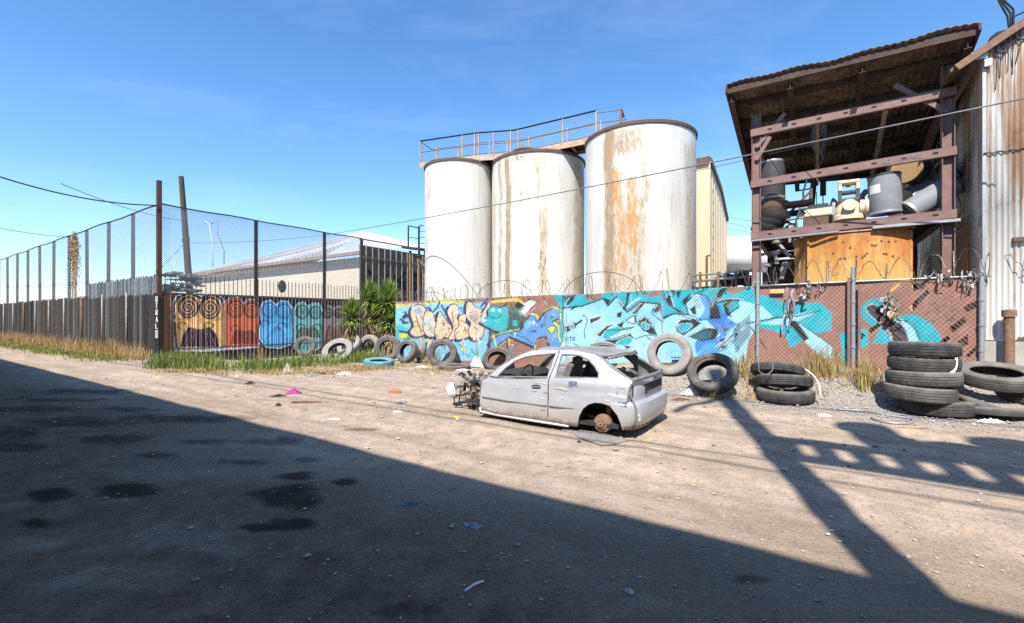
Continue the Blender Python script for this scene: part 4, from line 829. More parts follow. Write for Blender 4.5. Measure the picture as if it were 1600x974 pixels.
ribs.build('ribs', M['tan_metal'], tb)
wt = thing('white_tank', 'white horizontal storage tank between the tan building and the steel frame', 'tank', (16, 32, 0))
q0, q1 = at(1100, 398, 33), at(1235, 398, 31); mb = MB(); R_ = 1.25; d = (q1-q0); pr = [(0.01, -.28), (R_*.6, -.22), (R_*.95, -.05), (R_, .05), (R_, d.length), (.01, d.length+.2)]
mb.lathe(pr, 40, Matrix.Translation(q0) @ d.to_track_quat('Z', 'Y').to_matrix().to_4x4()); mb.build('vessel', M['white_paint'], wt, True, angle=50)
sd = MB(); sd.beam(q0.lerp(q1, .2)-UP*3.5, q0.lerp(q1, .2)-UP*.6, .3, 1.2); sd.build('saddle', M['dark_steel'], wt); sd = MB(); sd.beam(q0.lerp(q1, .8)-UP*3.5, q0.lerp(q1, .8)-UP*.6, .3, 1.2); sd.build('saddle', M['dark_steel'], wt)
pr = thing('pipe_rack', 'dark pipe rack with grey pipes behind the fence between silo and frame', 'pipe rack', (7.5, 15.5, 0))
for y_, r_ in ((437, .05), (448, .04), (428, .035)):
    mb = MB(); mb.tube([at(1082, y_+3, 16.5), at(1176, y_-5, 15.0)], r_, 8); mb.build('pipe', M['galv'] if y_ != 448 else M['dark_steel'], pr, True)
mb = MB()
for px_ in (1094, 1122, 1150, 1168): mb.beam(at(px_, 600, 16-(px_-1094)*.012), at(px_, 425, 16-(px_-1094)*.012), .08, .08)
mb.build('uprights', M['rust_steel'], pr); mb = MB()
for k in range(7): q = at(1118+k*8, 448-k % 3*3, 16); mb.beam(q, q+UP*random.uniform(.2, .45)+S*.1, .25, .3)
mb.build('valves', M['dark_steel'], pr)
mb = MB(); q = at(1104, 400, 21.5); mb.tube([q-UP*3.5, q, q+S*.15], .06, 8); tag(mb.build('standpipe', M['rust_steel'], None, True), 'thin rusty standpipe in front of the tan building', 'pipe')

# ------------------------------------------------------------------ steel frame with sloping tin roof
FNn = 12.92; L0, L1 = -1.28, 2.24; BK = 4.3
sf = thing('steel_frame', 'brown steel frame with open platforms under a sloping tin roof', 'steel frame', SP(.5, FNn, 0))
for s, n_, zt in ((L0, FNn, 6.75), (L1, FNn, 6.95), (L0, FNn+BK, 6.1), (L1, FNn+BK, 6.1)):
    mb = MB(); mb.ibeam(SP(s, n_, 0), SP(s, n_, zt), .2, .2, S); mb.build('post', M['brown_steel'], sf)
Zs = ((6.26, 6.3), (4.98, 5.07), (3.68, 3.78))
for k, (za, zb) in enumerate(Zs):
    mb = MB(); h = .17; mb.obox(SP(L0-.12, FNn-.13, za-h/2), SP(L1+.12, FNn-.13, zb-h/2)-SP(L0-.12, FNn-.13, za-h/2), N*.012, UP*h)
    for e in (-1, 1): mb.obox(SP(L0-.12, FNn-.13, za+e*h/2-.006), SP(L1+.12, FNn-.13, zb+e*h/2-.006)-SP(L0-.12, FNn-.13, za+e*h/2-.006), N*.09, UP*.012)
    cbm = mb.build('cross_beam', M['brown_steel'], sf)
    for j in range(7):
        t = (j+.5)/7; q = SP(L0+(L1-L0)*t, FNn-.136, za+(zb-za)*t-.01); sl = MB(); sl.obox(q, S*.09, N*.006, UP*.035); sl.build('slot', M['black_gap'], cbm)
    mb = MB(); mb.ibeam(SP(L0, FNn+BK, za), SP(L1, FNn+BK, zb), .12, .18); mb.build('back_beam', M['dark_steel'], sf)
    for s, z in ((L0, za), (L1, zb)):
        mb = MB(); mb.ibeam(SP(s, FNn, z-(.55 if k == 0 else 0)*0), SP(s, FNn+BK, z-(.9 if k == 0 else 0)), .12, .18); mb.build('side_beam', M['brown_steel'], sf)
lt_ = MB()
G2 = dict(glyph, F=[[(0, 0), (0, 1), (1, 1)], [(0, .5), (.7, .5)]], N=[[(0, 0), (0, 1), (1, 0), (1, 1)]], E=[[(1, 1), (0, 1), (0, 0), (1, 0)], [(0, .5), (.8, .5)]], J=[[(1, 1), (1, 0), (.3, 0), (0, .3)]])
for k, ch in enumerate('JO  FANEL'):
    for st in G2.get(ch, []): lt_.tube([SP(1.18+.075*k+x*.05, FNn-.139, 5.005+.03*k*.07+y*.07) for x, y in st], .004, 4)
lt_.build('chalked_letters', simple('blue_chalk', (.22, .24, .36), (.3, .3, .4), .8), sf)
for a, b in (((L0, 6.3), (L0+.62, 6.72)), ((L1, 6.3), (L1-.85, 6.82)), ((L0, 5.98), (L0+.3, 6.22))):
    mb = MB(); mb.beam(SP(a[0], FNn-.05, a[1]-.4), SP(b[0], FNn-.05, b[1]-.12), .06, .09); mb.build('knee_brace', M['brown_steel'], sf)
pg = MB(); pg.sbox(L0, L1, FNn+1.3, FNn+BK, 3.80, 3.86); pg.sbox(1.15, L1, FNn+.08, FNn+1.28, 3.80, 3.86); pg.sbox(L0, -.62, FNn+.08, FNn+1.28, 3.80, 3.86); pg.build('platform_grating', M['dark_steel'], sf)
cb_ = MB(); cb_.tube([SP(L0-.12, FNn-.17, 3.55), SP(.4, FNn-.17, 3.6)], .025, 6); cb_.obox(SP(1.0, FNn-.2, 3.60), S*1.4, N*.1, UP*.06); cb_.build('conduit', M['galv'], sf)
# roof: corrugated sheets on purlins
R00, R10 = SP(-1.85, 12.12, 7.22), SP(2.55, 12.12, 7.16); R01, R11 = SP(-1.85, 17.2, 6.03), SP(2.5, 17.2, 5.75)
rf = MB(); nu_ = 180
def rfn(u, v):
    p = R00.lerp(R10, u).lerp(R01.lerp(R11, u), v); return p+UP*(.010*math.sin(u*4.4/.13*2*math.pi)+.02*math.sin(u*23)*(1-v)+.02*math.sin(u*9)*(1-v)+.10)
rf.grid(rfn, 260, 8)
M['roof_wood'] = simple('dark_roof_timber', (.055, .036, .028), (.095, .06, .045), .85, 0, 6, .2); M['tin_under'] = simple('old_tin', (.30, .23, .17), (.12, .085, .065), .85, .1, 3, .2, rust=(.10, .05, .03), rlo=.5, rhi=.68); rf.build('roof_sheets', M['tin_under'], sf, True, solid=.008)
for v in (.02, .14, .30, .48, .66, .84, .98):
    a, b = R00.lerp(R01, v), R10.lerp(R11, v); mb = MB(); mb.beam(a-UP*.0, b-UP*.0, .06, .14); mb.build('purlin', M['roof_wood'], sf)
for u in (.02, .30, .60, .97):
    a, b = R00.lerp(R10, u), R01.lerp(R11, u); mb = MB(); mb.ibeam(a.lerp(b, .03)-UP*.17, b-UP*.17, .12, .18); mb.build('rafter', M['roof_wood'], sf)
M['batten'] = simple('pale_batten', (.50, .42, .33), (.4, .32, .25), .8, 0, 6)
for u in (.42, .72):
    a, b = R00.lerp(R10, u), R01.lerp(R11, u); mb = MB(); mb.beam(a.lerp(b, .25)-UP*.3, b.lerp(a, .1)-UP*.35, .08, .08); mb.build('light_batten', M['batten'], sf)
fa = MB(); fa.beam(R00-UP*.02-N*.03, R01-UP*.02, .04, .2); fa.beam(R10-UP*.0-N*.03, R11, .04, .16); fa.build('verge_flashing', M['roof_wood'], sf)
# electrical bits under the roof
ft = MB(); q0, q1 = at(1284, 152, 11.4), at(1330, 143, 11.0); ft.beam(q0, q1, .06, .05); ft.tube([q0, q0-UP*.9], .012, 5)
tag(ft.build('strip_light', M['drum_rim']), 'pale strip light fixed under the tin roof above the top beam', 'light')
rp_ = MB(); q = at(1280, 205, 11.3)
for k in range(4): rp_.tube([q+S*(.10+.02*k)*math.sin(a)+UP*(.36+.03*k)*math.cos(a)*1.0+N*.03*k-UP*.1 for a in np.linspace(0, 6.28, 22)], .010, 5)
rp_.tube([q+UP*.75, q+UP*.3], .012, 5); rp_.tube([q-UP*.4, q-UP*.7+S*.08, q-UP*1.1-S*.1, q-UP*1.3+S*.02], .01, 5)
tag(rp_.build('cable_coil', M['grey_cable']), 'grey cable coil hanging under the tin roof', 'cable')
ch = MB(); q = at(1258, 300, 12.6); ch.beam(at(1268, 306, 12.4)-UP*.25, at(1272, 280, 12.4), .12, .1); ch.beam(at(1286, 300, 12.4)-UP*.1, at(1286, 280, 12.4), .1, .14); ch.tube([at(1243, 299, 12.4), at(1266, 295, 12.4)], .02, 6); ch.tube([at(1286, 300, 12.4), at(1286, 340, 12.4)], .015, 5); ch.tube([at(1276, 300, 12.4), at(1276, 345, 12.4)], .01, 5); ch.beam(at(1262, 284, 12.4), at(1312, 277, 12.2), .06, .06)
tag(ch.build('hoist_gear', M['dark_steel']), 'dark hoist gear hanging below the middle beam under the tin roof', 'hoist')

# ---- drums and machines on the platform (each its own thing)
def drum(label, base, axis, R, L_, body, cap=None, lab=False):
    t = thing('fibre_drum', label, 'drum', base, 'fibre drums stored on the steel frame')
    q = Vector(axis).normalized().to_track_quat('Z', 'Y').to_matrix().to_4x4(); T = Matrix.Translation(base) @ q
    mb = MB(); mb.lathe([(R*.98, .03), (R, .05), (R, L_-.05), (R*.985, L_-.02)], 36, T); mb.lathe([(0.01, L_-.03), (R*.97, L_-.03)], 36, T); mb.build('body', body, t, True, angle=40)
    for z0, z1 in ((0, .055), (L_-.05, L_)):
        mb = MB(); mb.lathe([(0.01, z0 if z0 == 0 else z1), (R*1.015, z0 if z0 == 0 else z1), (R*1.03, (z0+z1)/2), (R*1.015, z1 if z0 == 0 else z0)], 36, T); mb.build('rim', cap if (cap and z0 > 0) else M['drum_rim'], t, True, angle=40)
    if lab:
        mb = MB(); A0, A1 = lab
        mb.lathe([(R*1.006, L_*.52), (R*1.006, L_*.74)], 8, T, a0=A0, a1=A1); mb.build('label', M['white_paint'], t, True)
    return t
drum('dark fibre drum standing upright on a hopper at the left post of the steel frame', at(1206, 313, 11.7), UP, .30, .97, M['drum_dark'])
drum('upright light grey drum with a torn white label beside the cream pump', at(1384, 335, 10.25)-UP*.0, (-.05, 0, 1), .30, .88, M['drum_grey'], M['drum_dark'], (4.55, 5.35))
drum('dark drum with a tan end lying behind the light grey drum', at(1434, 268, 10.35), (-.95, -.35, .05), .31, .42, M['drum_dark'], M['board_tan'])
drum('grey drum tilted against the right post, upper of the two leaning drums', at(1420, 312, 10.5), (.78, -.28, .52), .26, .95, M['drum_grey'], M['drum_dark'])
drum('grey drum leaning low against the right post, under the other leaning drum', at(1420, 332, 10.0), (.76, -.3, .58), .25, .95, M['drum_grey'], M['drum_dark'])
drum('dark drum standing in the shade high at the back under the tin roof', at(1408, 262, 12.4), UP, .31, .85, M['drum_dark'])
hp = MB(); q = at(1206, 318, 11.7); T = Matrix.Translation(q); hp.lathe([(.12, -.75), (.36, -.15), (.38, 0), (.01, 0)], 20, T); hp.beam(q-S*.4-UP*.1, q+S*.9-UP*.1, .5, .08); hp.beam(q+S*.85-UP*.9, q+S*.85+UP*.25, .05, .05); hp.beam(q+S*.2-UP*.5, q+S*.85+UP*.2, .05, .05)
tag(hp.build('hopper', M['rust_dark']), 'rusty hopper stand carrying the upright dark drum', 'hopper')
bs = MB(); q = at(1200, 350, 11.7)
for k in range(3): bs.lathe([(.01, -.2), (.28, -.16), (.36, 0), (.28, .16), (.01, .2)], 14, Matrix.Translation(q+S*(.1*k-.05)+UP*(-.1+.12*k)))
tag(bs.build('black_bag', M['black_gap'], None, True), 'bulging black bag on the lower platform beside the left post', 'bag')
pm = thing('pump', 'cream cast pump with a tall open bracket on the platform', 'pump', at(1325, 342, 11.3))
q = at(1326, 345, 10.8); T = Matrix.Translation(q); b = MB(); b.lathe([(.33, 0), (.33, .1), (.27, .14), (.27, .3), (.2, .42), (.2, .5)], 24, T); b.build('casing', M['cream_machine'], pm, True, angle=35)
b = MB()
for ds in (-.17, .17): b.obox(q+S*(ds-.035)-N*.16+UP*.48, S*.07, N*.32, UP*.42)
b.obox(q-S*.2-N*.17+UP*.86, S*.4, N*.34, UP*.07); b.obox(q-S*.19-N*.16+UP*.64, S*.38, N*.32, UP*.045); b.obox(q-S*.2-N*.17+UP*.46, S*.4, N*.34, UP*.04); b.build('bracket', M['cream_machine'], pm, bevel=.012)
b = MB(); b.cyl(q+S*.2+UP*.25-N*.1, q+S*.62+UP*.23-N*.1, .19, 20); b.cyl(q+S*.3+UP*.25-N*.1, q+S*.36+UP*.25-N*.1, .23, 20); b.cyl(q+S*.52+UP*.25-N*.1, q+S*.56+UP*.25-N*.1, .22, 20); b.cyl(q+UP*.3-N*.1, q+UP*.3-N*.4, .13, 16); b.build('motor', M['cream_machine'], pm, True, angle=35)
b = MB(); b.beam(q+UP*.25-S*.3-N*.38, q+UP*.25-S*.3-N*.30, .06, .3); b.build('flange', M['drum_rim'], pm)
gm = thing('gear_motor', 'smaller cream gear motor on the platform left of the cream pump', 'motor', at(1278, 345, 11.6))
q = at(1279, 340, 11.2); b = MB(); b.obox(q-S*.3-N*.2, S*.6, N*.4, UP*.24); b.obox(q-S*.22-N*.15+UP*.24, S*.42, N*.3, UP*.07); b.build('gearbox', M['cream_machine'], gm, bevel=.03)
b = MB(); b.cyl(q+S*.3+UP*.14, q+S*.75+UP*.12, .08, 14); b.cyl(q-S*.3+UP*.13, q-S*.42+UP*.13, .13, 16); b.cyl(q+S*.5+UP*.13, q+S*.6+UP*.13, .13, 16); b.build('shaft_housing', M['cream_machine'], gm, True, angle=35)
b = MB(); b.obox(q-S*.32-N*.22-UP*.22, S*.64, N*.44, UP*.2); b.build('base', M['rust_dark'], gm)
b = MB(); b.tube([at(1222, 345, 11.4), at(1345, 328, 10.9)], .03, 8); tag(b.build('drive_pipe', M['galv'], None, True), 'pale horizontal pipe running in front of the cream machines', 'pipe')
for k, (lab, pts, r_, mt_) in enumerate((
    ('pale flexible duct bending behind the cream pump', [(1296, 330, 11.6), (1302, 312, 11.7), (1312, 322, 11.7), (1316, 340, 11.6)], .045, 'galv'),
    ('dark hose looping from the gear motor down over the beam', [(1262, 338, 11.2), (1250, 326, 11.2), (1244, 345, 11.1), (1246, 372, 11.0)], .025, 'black_cable'),
    ('thin grey pipe rising behind the gear motor to the middle beam', [(1255, 340, 11.8), (1255, 300, 11.8), (1262, 276, 11.8)], .022, 'galv'),
    ('thick grey pipe elbow standing behind the light grey drum', [(1345, 338, 11.4), (1346, 308, 11.4), (1352, 300, 11.4), (1366, 298, 11.4)], .07, 'drum_grey'),
    ('rusty pipe crossing low under the left end of the platform', [(1190, 398, 11.5), (1222, 392, 11.5), (1238, 402, 11.4)], .04, 'rust_steel'))):
    b = MB(); pv = [at(*p) for p in pts]; b.tube(pv, r_, 10)
    for q_ in (pv[0], pv[-1]): b.lathe([(.01, -.02), (r_*1.6, -.02), (r_*1.6, .02), (.01, .02)], 12, Matrix.Translation(q_))
    tag(b.build('pipe', M[mt_], None, True, angle=40), lab, 'pipe')
jk = thing('valve_cluster', 'tangle of pale valves, levers and pipes under the left end of the platform', 'valves', at(1215, 385, 12))
rr = random.Random(9)
for k in range(9):
    b = MB(); q = at(rr.uniform(1192, 1240), rr.uniform(352, 420), 11.6+rr.uniform(-.2, .4)); e = q+S*rr.uniform(-.35, .35)+UP*rr.uniform(-.4, .3); b.tube([q, e], rr.uniform(.02, .06), 8)
    b.lathe([(.01, -.05), (.11, -.04), (.11, .04), (.01, .05)], 12, Matrix.Translation(q)); b.build('valve', rr.choice([M['drum_rim'], M['galv'], M['cream_machine'], M['dark_steel']]), jk, True, angle=40)
# ---- orange rusted tank below the platform
m = Mat('rusted_orange'); a_ = m.noise(2.6, 9, .74, m.coord('Object', (2.4, 2.4, .42)), .35); b_ = m.noise(4, 8, .72, m.coord('Object', (4.5, 4.5, .22))); zz_ = m.n('SeparateXYZ', {'Vector': m.coord()}).outputs[2]
c = m.mix(m.ramp(b_, [(.35, 0), (.7, 1)]), (.62, .38, .12), (.52, .27, .06))
up = m.n('MapRange', {0: zz_, 1: 2.3, 2: 3.7, 3: -.17, 4: .13}).outputs[0]
c = m.mix(m.ramp(m.math('ADD', a_, up), [(.36, 0), (.62, .9)]), c, (.40, .125, .022)); c = m.mix(m.ramp(m.noise(7, 6, .7), [(.60, 0), (.68, 1)]), c, (.09, .035, .015))
m.P(Base_Color=c, Roughness=.75); m.bump(b_, .15, .02); M['orange_tank'] = m.m
D_ = 14.25; an = math.atan(533/711); TX, TY, TR = D_*math.sin(an), D_*math.cos(an), 1.3
ot = thing('orange_tank', 'round rusty orange tank standing under the platform behind the fence', 'tank', (TX, TY, 0))
fp_ = [(-.52, 14.6), (-.50, 13.5), (-.17, 12.96)]+[(-.17+1.87*t, 12.99-.17*math.sin(math.pi*t)**.8) for t in np.linspace(.06, .94, 18)]+[(1.70, 12.97), (1.72, 14.6)]
b = MB(); V = [SP(s, n, z) for z in (.2, 1.4, 2.5, 3.57) for s, n in fp_]; k_ = len(fp_); b.add(V, [(j*k_+i, j*k_+(i+1) % k_, (j+1)*k_+(i+1) % k_, (j+1)*k_+i) for j in range(3) for i in range(k_)]); b.build('shell', M['orange_tank'], ot, True, angle=25)
b = MB(); b.poly([SP(s+.04*(1 if s > .6 else -1), n-.03, 3.58) for s, n in fp_], UP*.03); b.build('top_flange', M['rust_light'], ot)
vd = Vector((-TX, -TY, 0)).normalized(); sd_ = vd.cross(UP)
b = MB()
for s, n in ((-.19, 12.94), (1.66, 12.955)): b = MB(); b.sbox(s-.02, s+.02, n-.015, n+.05, .25, 3.55); b.build('seam_strip', M['orange_tank'], ot)
b = MB(); rr = random.Random(4)
for k in range(16):
    t = rr.uniform(.2, .9); p = SP(-.17+1.87*t, 12.99-.17*math.sin(math.pi*t)**.8, rr.uniform(2.95, 3.4)); b.cyl(p+N*.02, p-N*.012, .022, 8)
b.build('bolt_heads', M['rust_dark'], ot)
dk_ = MB(); dk_.sbox(L0+.1, L1+.2, FNn+BK+.6, FNn+BK+.8, 0, 3.6); tag(dk_.build('back_partition', M['rust_dark']), 'dark partition wall closing the space behind the orange tank', 'partition')

# ------------------------------------------------------------------ corrugated tin building at the right edge
m = Mat('rusty_corrugated'); vec = m.coord()
a_ = m.noise(1.3, 8, .7, m.coord('Object', (6, 6, .22))); b_ = m.noise(.9, 8, .72, m.coord('Object', (1, 1, .5)), .6); zz_ = m.n('SeparateXYZ', {'Vector': vec}).outputs[2]
tp_ = m.n('MapRange', {0: zz_, 1: 3.4, 2: 5.2, 3: -.07, 4: .05}).outputs[0]
c = m.mix(m.ramp(b_, [(.3, 0), (.7, 1)]), (.66, .645, .61), (.5, .485, .45))
c = m.mix(m.math('MULTIPLY', m.ramp(m.math('ADD', a_, tp_), [(.46, 0), (.58, 1)]), .85), c, (.30, .155, .07)); c = m.mix(m.math('MULTIPLY', m.ramp(m.math('ADD', b_, tp_), [(.56, 0), (.68, 1)]), .7), c, (.20, .085, .035))
m.P(Base_Color=c, Roughness=.6, Specular_IOR_Level=.3); M['corr'] = m.m
rbld = thing('tin_building', 'tall rust streaked corrugated tin building at the right edge of the yard', 'building', SP(5, 14, 0))
CS, CN, CZ = 2.63, 12.2, 6.7; WIDE = 8.0; slope = .62
def corr(name, o, u, wid, ztop0, ztop1, z0, nrm, pitch, amp, lap=None, seed=0):
    n = int(wid/pitch*8)+1; rows = [0, .45, .452, 1]; mb = MB(); V = []
    for r in rows:
        for i in range(n):
            x = wid*i/(n-1); zt = ztop0+(ztop1-ztop0)*i/(n-1); z = z0+(zt-z0)*r
            V.append(o+u*x+UP*z+nrm*(amp*math.sin(2*math.pi*x/pitch)+(.012 if r >= .452 else 0)+.02*math.sin(x*1.7+seed)))
    fs = [(j*n+i, j*n+i+1, (j+1)*n+i+1, (j+1)*n+i) for j in range(len(rows)-1) for i in range(n-1)]
    mb.add(V, fs); return mb.build(name, M['corr'], rbld, True)
corr('front_cladding', SP(CS, CN), S, WIDE/2, CZ, CZ+slope*WIDE/2, 1.22, -N, .078, .011); corr('front_cladding', SP(CS+WIDE/2, CN), S, WIDE/2, CZ+slope*WIDE/2, CZ, 1.22, -N, .078, .011)
corr('side_cladding', SP(CS, CN), N, 14, CZ-.1, CZ-.1, .4, -S, .2, .012, seed=2)
b = MB(); b.obox(SP(CS-.02, CN-.06, -.1), S*WIDE, N*.3, UP*1.3); b.obox(SP(CS-.03, CN+.24, -.1), S*.25, N*13.7, UP*.6); b.build('foundation', M['concrete'], rbld)
b = MB(); b.obox(SP(CS-.035, CN-.035, 1.22), S*.05, N*.05, UP*(CZ-1.3)); b.build('corner_trim', M['galv'], rbld)
b = MB(); p0, p1, p2 = SP(CS-.5, CN-.12, CZ-.30), SP(CS+WIDE/2, CN-.12, CZ+slope*WIDE/2+.02), SP(CS+WIDE+.5, CN-.12, CZ-.3)
for a, c_ in ((p0, p1), (p1, p2)): b.obox(a, c_-a, N*14.3, UP*.07)
b.build('roof', M['rust_dark'], rbld)
b = MB(); b.beam(p0.lerp(p1, .02)+UP*.0-N*.03, p1-N*.03, .05, .13); b.build('barge_board', M['rust_steel'], rbld)
b = MB(); b.obox(SP(CS-.02, CN-.10, CZ-.32), S*.1, N*.05, UP*.14); b.obox(SP(CS-.20, CN-.1, CZ-.16), S*.22, N*.02, UP*.16); b.build('end_plate', M['drum_rim'], rbld)
b = MB()
for z in (2.2, 3.4, 5.0): b.obox(SP(CS-.05, CN+.03, z), S*.04, N*.13, UP*.2)
b.build('hinge_plate', M['galv'], rbld)
b = MB(); b.obox(SP(CS+.36, CN-.10, 3.05), S*.6, N*.09, UP*.07); b.build('ledge', M['rust_dark'], rbld)
sp_ = MB()
for k in range(22):
    s = CS+.12+.055*k+random.uniform(-.02, .02); l = random.uniform(.15, .9); zt = CZ+slope*(s-CS)-.06
    sp_.tube([SP(s, CN-.06-.03*random.random(), zt), SP(s+random.uniform(-.03, .03), CN-.08, zt-l*.5), SP(s+random.uniform(-.05, .05), CN-.04, zt-l)], .008, 5)
for k in range(5):
    s = CS+.12+k*.25; zt = CZ+slope*(s-CS)-.1; sp_.tube([SP(s+.25*t, CN-.08, zt+slope*.25*t-.16*math.sin(math.pi*t)) for t in np.linspace(0, 1, 7)], .014, 5)
tag(sp_.build('loose_cables', M['black_cable']), 'ragged black cables hanging from the gable edge of the tin building', 'cables')
wh = MB(); q = at(1551, 92, 8.85); wh.tube([q-UP*.6, q, q+UP*.28], .05, 10); wh.lathe([(.01, -.13), (.08, -.10), (.1, 0), (.08, .12), (.01, .15)], 14, Matrix.Translation(q+UP*.36+S*.04+N*.0) @ Matrix.Rotation(.7, 4, 'Y'))
for k in range(3): wh.tube([q+UP*(.42+.03*k)+S*.1, q+UP*(.5)+S*(.22+.03*k), q+UP*(.75+.05*k)+S*(.2+.04*k), q+UP*1.1+S*(.08+.03*k), q+UP*1.9+S*(.1+.05*k)], .018, 6)
wh.tube([q+UP*.7+S*.25, q+UP*.78+S*.5, q+UP*.72+S*1.2], .014, 6)
tag(wh.build('weatherhead', M['black_gap'], None, True, angle=40), 'black service mast head with twisted cables above the tin building roof', 'service mast')
pp = MB(); s_, z_ = on_n(1576, 560, CN-.22); pp.tube([SP(s_, CN-.25, -.1), SP(s_, CN-.25, 1.72)], .075, 14); pp.lathe([(.075, 1.66), (.1, 1.66), (.1, 1.78), (.01, 1.8)], 14, Matrix.Translation(SP(s_, CN-.25, 0)))
tag(pp.build('stub_pipe', M['rust_steel'], None, True, angle=40), 'short rusty capped pipe standing against the tin building foundation', 'pipe')
cc_ = MB(); pts = []
for i in range(60): s = CS-.02+i*.03; pts.append(SP(s, CN-.05, 4.75+.012*math.sin(i*1.2)-.03*(i/60)))
cc_.tube(pts, .014, 5); tag(cc_.build('wall_cable', M['black_cable'], None, True), 'wavy black cable stapled across the corrugated front of the tin building', 'cable')
hz = MB(); hz.tube([at(1493, 250, 9.9), at(1496, 300, 9.9), at(1503, 330, 9.9), at(1494, 346, 9.9), at(1480, 347, 10)], .014, 6); tag(hz.build('drooping_hose', M['galv'], None, True), 'grey hose drooping beside the right steel post', 'hose')

# ------------------------------------------------------------------ overhead lines
def wire(label, a, b, sag, r=.014, mt='black_cable', grp='overhead wires'):
    mb = MB(); a, b = Vector(a), Vector(b); mb.tube([a.lerp(b, t)-UP*4*sag*t*(1-t) for t in np.linspace(0, 1, 30)], r, 5); return tag(mb.build('overhead_wire', M[mt], None, True), label, 'wire', grp)
A_ = at(510, 367, 24.6); B_ = at(1620, 150, 7.6); wire('grey wire sagging across the silos from the fence to the tin building', A_, B_, .12, .016, 'grey_cable')
wire('thin second wire beside the grey wire at the left steel post', at(1085, 268, 14), at(1330, 210, 9.5), .02, .008)
wire('thick twisted wire coming in from the left sky to the corner post', at(-80, 248, 14), at(248, 321, 18.2), .35, .025)
wire('thin wire branching down to the leaning pole', at(95, 287, 16), at(287, 345, 24), .2, .012)
wire('low wire at the far left ending at the dried creeper', at(-60, 346, 20), at(120, 372, 27), .1, .014)
wire('faint wire behind the chain link above the cream building', at(292, 380, 24), at(510, 367, 24.6), .12, .01)
wire('slack wire drooping from the leaning pole toward the corner', at(250, 420, 22), at(290, 378, 24), .05, .01)
for k in range(3): wire('faint distant wire crossing the sky between tan building and frame', at(1120, 334+k*9, 60), at(1200, 346+k*9, 60), .3, .02)

# ------------------------------------------------------------------ behind the viewer: what shades the near yard
wb = MB(); wb.obox(SP(-75, -9, 0), S*95, N*6.8, UP*7.23); tag(wb.build('warehouse', M['warehouse']), 'plain warehouse behind the viewer whose roof edge shades the near yard', 'building')
up = thing('utility_pole', 'thick wooden utility pole behind the viewer beside the warehouse', 'utility pole', SP(2.1, -1.6, 0))
b = MB(); b.tube([SP(2.10, -1.6, 0), SP(1.44, -1.6, 16.4)], [.2, .18], 14); b.build('shaft', M['wood_pole'], up, True, angle=40)
b = MB(); b.beam(SP(1.52, -1.6, 14.6), SP(.5, -1.6, 12.3), .13, .13); b.build('brace', M['wood_pole'], up)
tpf = thing('transformer_platform', 'pole mounted platform of transformer cans behind the viewer', 'transformer', SP(4, -1.9, 10))
b = MB(); b.beam(SP(1.6, -1.9, 10.2), SP(7.5, -1.9, 10.2), .2, .12); b.beam(SP(1.6, -1.9, 11.15), SP(7.5, -1.9, 11.2), .3, .14); b.build('beam', M['wood_pole'], tpf)
for k in range(15):
    b = MB(); s = 1.95+k*.37; b.beam(SP(s, -1.9, 10.2), SP(s+.06, -1.9, 11.1), .24, .2); b.build('strut', M['dark_steel'], tpf)
for k in range(6):
    b = MB(); s = 3.35+k*.72; b.tube([SP(s, -1.9, 11.2), SP(s, -1.9, (13.0, 12.1, 12.9, 12.2, 13.3, 12.8)[k])], .38, 16); b.build('can', M['drum_grey'], tpf, True, angle=40)
b = MB(); b.tube([SP(7.6, -1.9, 0), SP(7.6, -1.9, 13.5)], .2, 12); b.build('far_pole', M['wood_pole'], tpf, True, angle=40)
for k, (z_, n0) in enumerate(((8.9, -1.6), (9.25, -1.45), (14.2, -1.6))):
    mb = MB(); mb.tube([SP(s, n0, z_+.0004*(s+5)**2) for s in np.linspace(-60, 25, 40)], .022 if k < 2 else .03, 5); tag(mb.build('power_line', M['black_cable']), ('lower', 'middle', 'highest')[k]+' power line along the street behind the viewer', 'power line')
# ------------------------------------------------------------------ tyres
def rubber(name, a, b, dust, amt, spray=None):
    m = Mat(name); vec = m.coord(); c = m.mix(m.ramp(m.noise(7, 6, .7, vec), [(.35, 0), (.7, 1)]), a, b)
    c = m.mix(m.math('MULTIPLY', m.ramp(m.noise(3, 7, .72, vec), [(.42, 0), (.72, 1)]), amt), c, dust); upz = m.n('SeparateXYZ', {'Vector': m.n('NewGeometry').outputs['Normal']}).outputs[2]; c = m.mix(m.math('MULTIPLY', m.math('MULTIPLY', m.ramp(upz, [(.25, 0), (.9, 1)]), m.ramp(m.noise(5, 7, .7, vec), [(.3, .25), (.65, 1)])), .55), c, (.25, .215, .175)); m.P(Base_Color=c, Roughness=.85, Specular_IOR_Level=.2); m.bump(m.noise(60, 3, .6, vec), .15, .004); return m.m
RB = {'black': rubber('black_rubber', (.030, .030, .032), (.055, .054, .054), (.2, .175, .15), .45), 'grey': rubber('dusty_rubber', (.06, .058, .056), (.10, .096, .092), (.26, .225, .185), .55),
      'pale': rubber('faded_rubber', (.19, .182, .17), (.29, .275, .255), (.42, .37, .31), .5), 'white': rubber('whitened_rubber', (.34, .335, .325), (.20, .195, .19), (.25, .22, .185), .7), 'blue': rubber('blue_sprayed_rubber', (.10, .34, .44), (.20, .46, .56), (.06, .07, .08), .8)}
_tc = {}
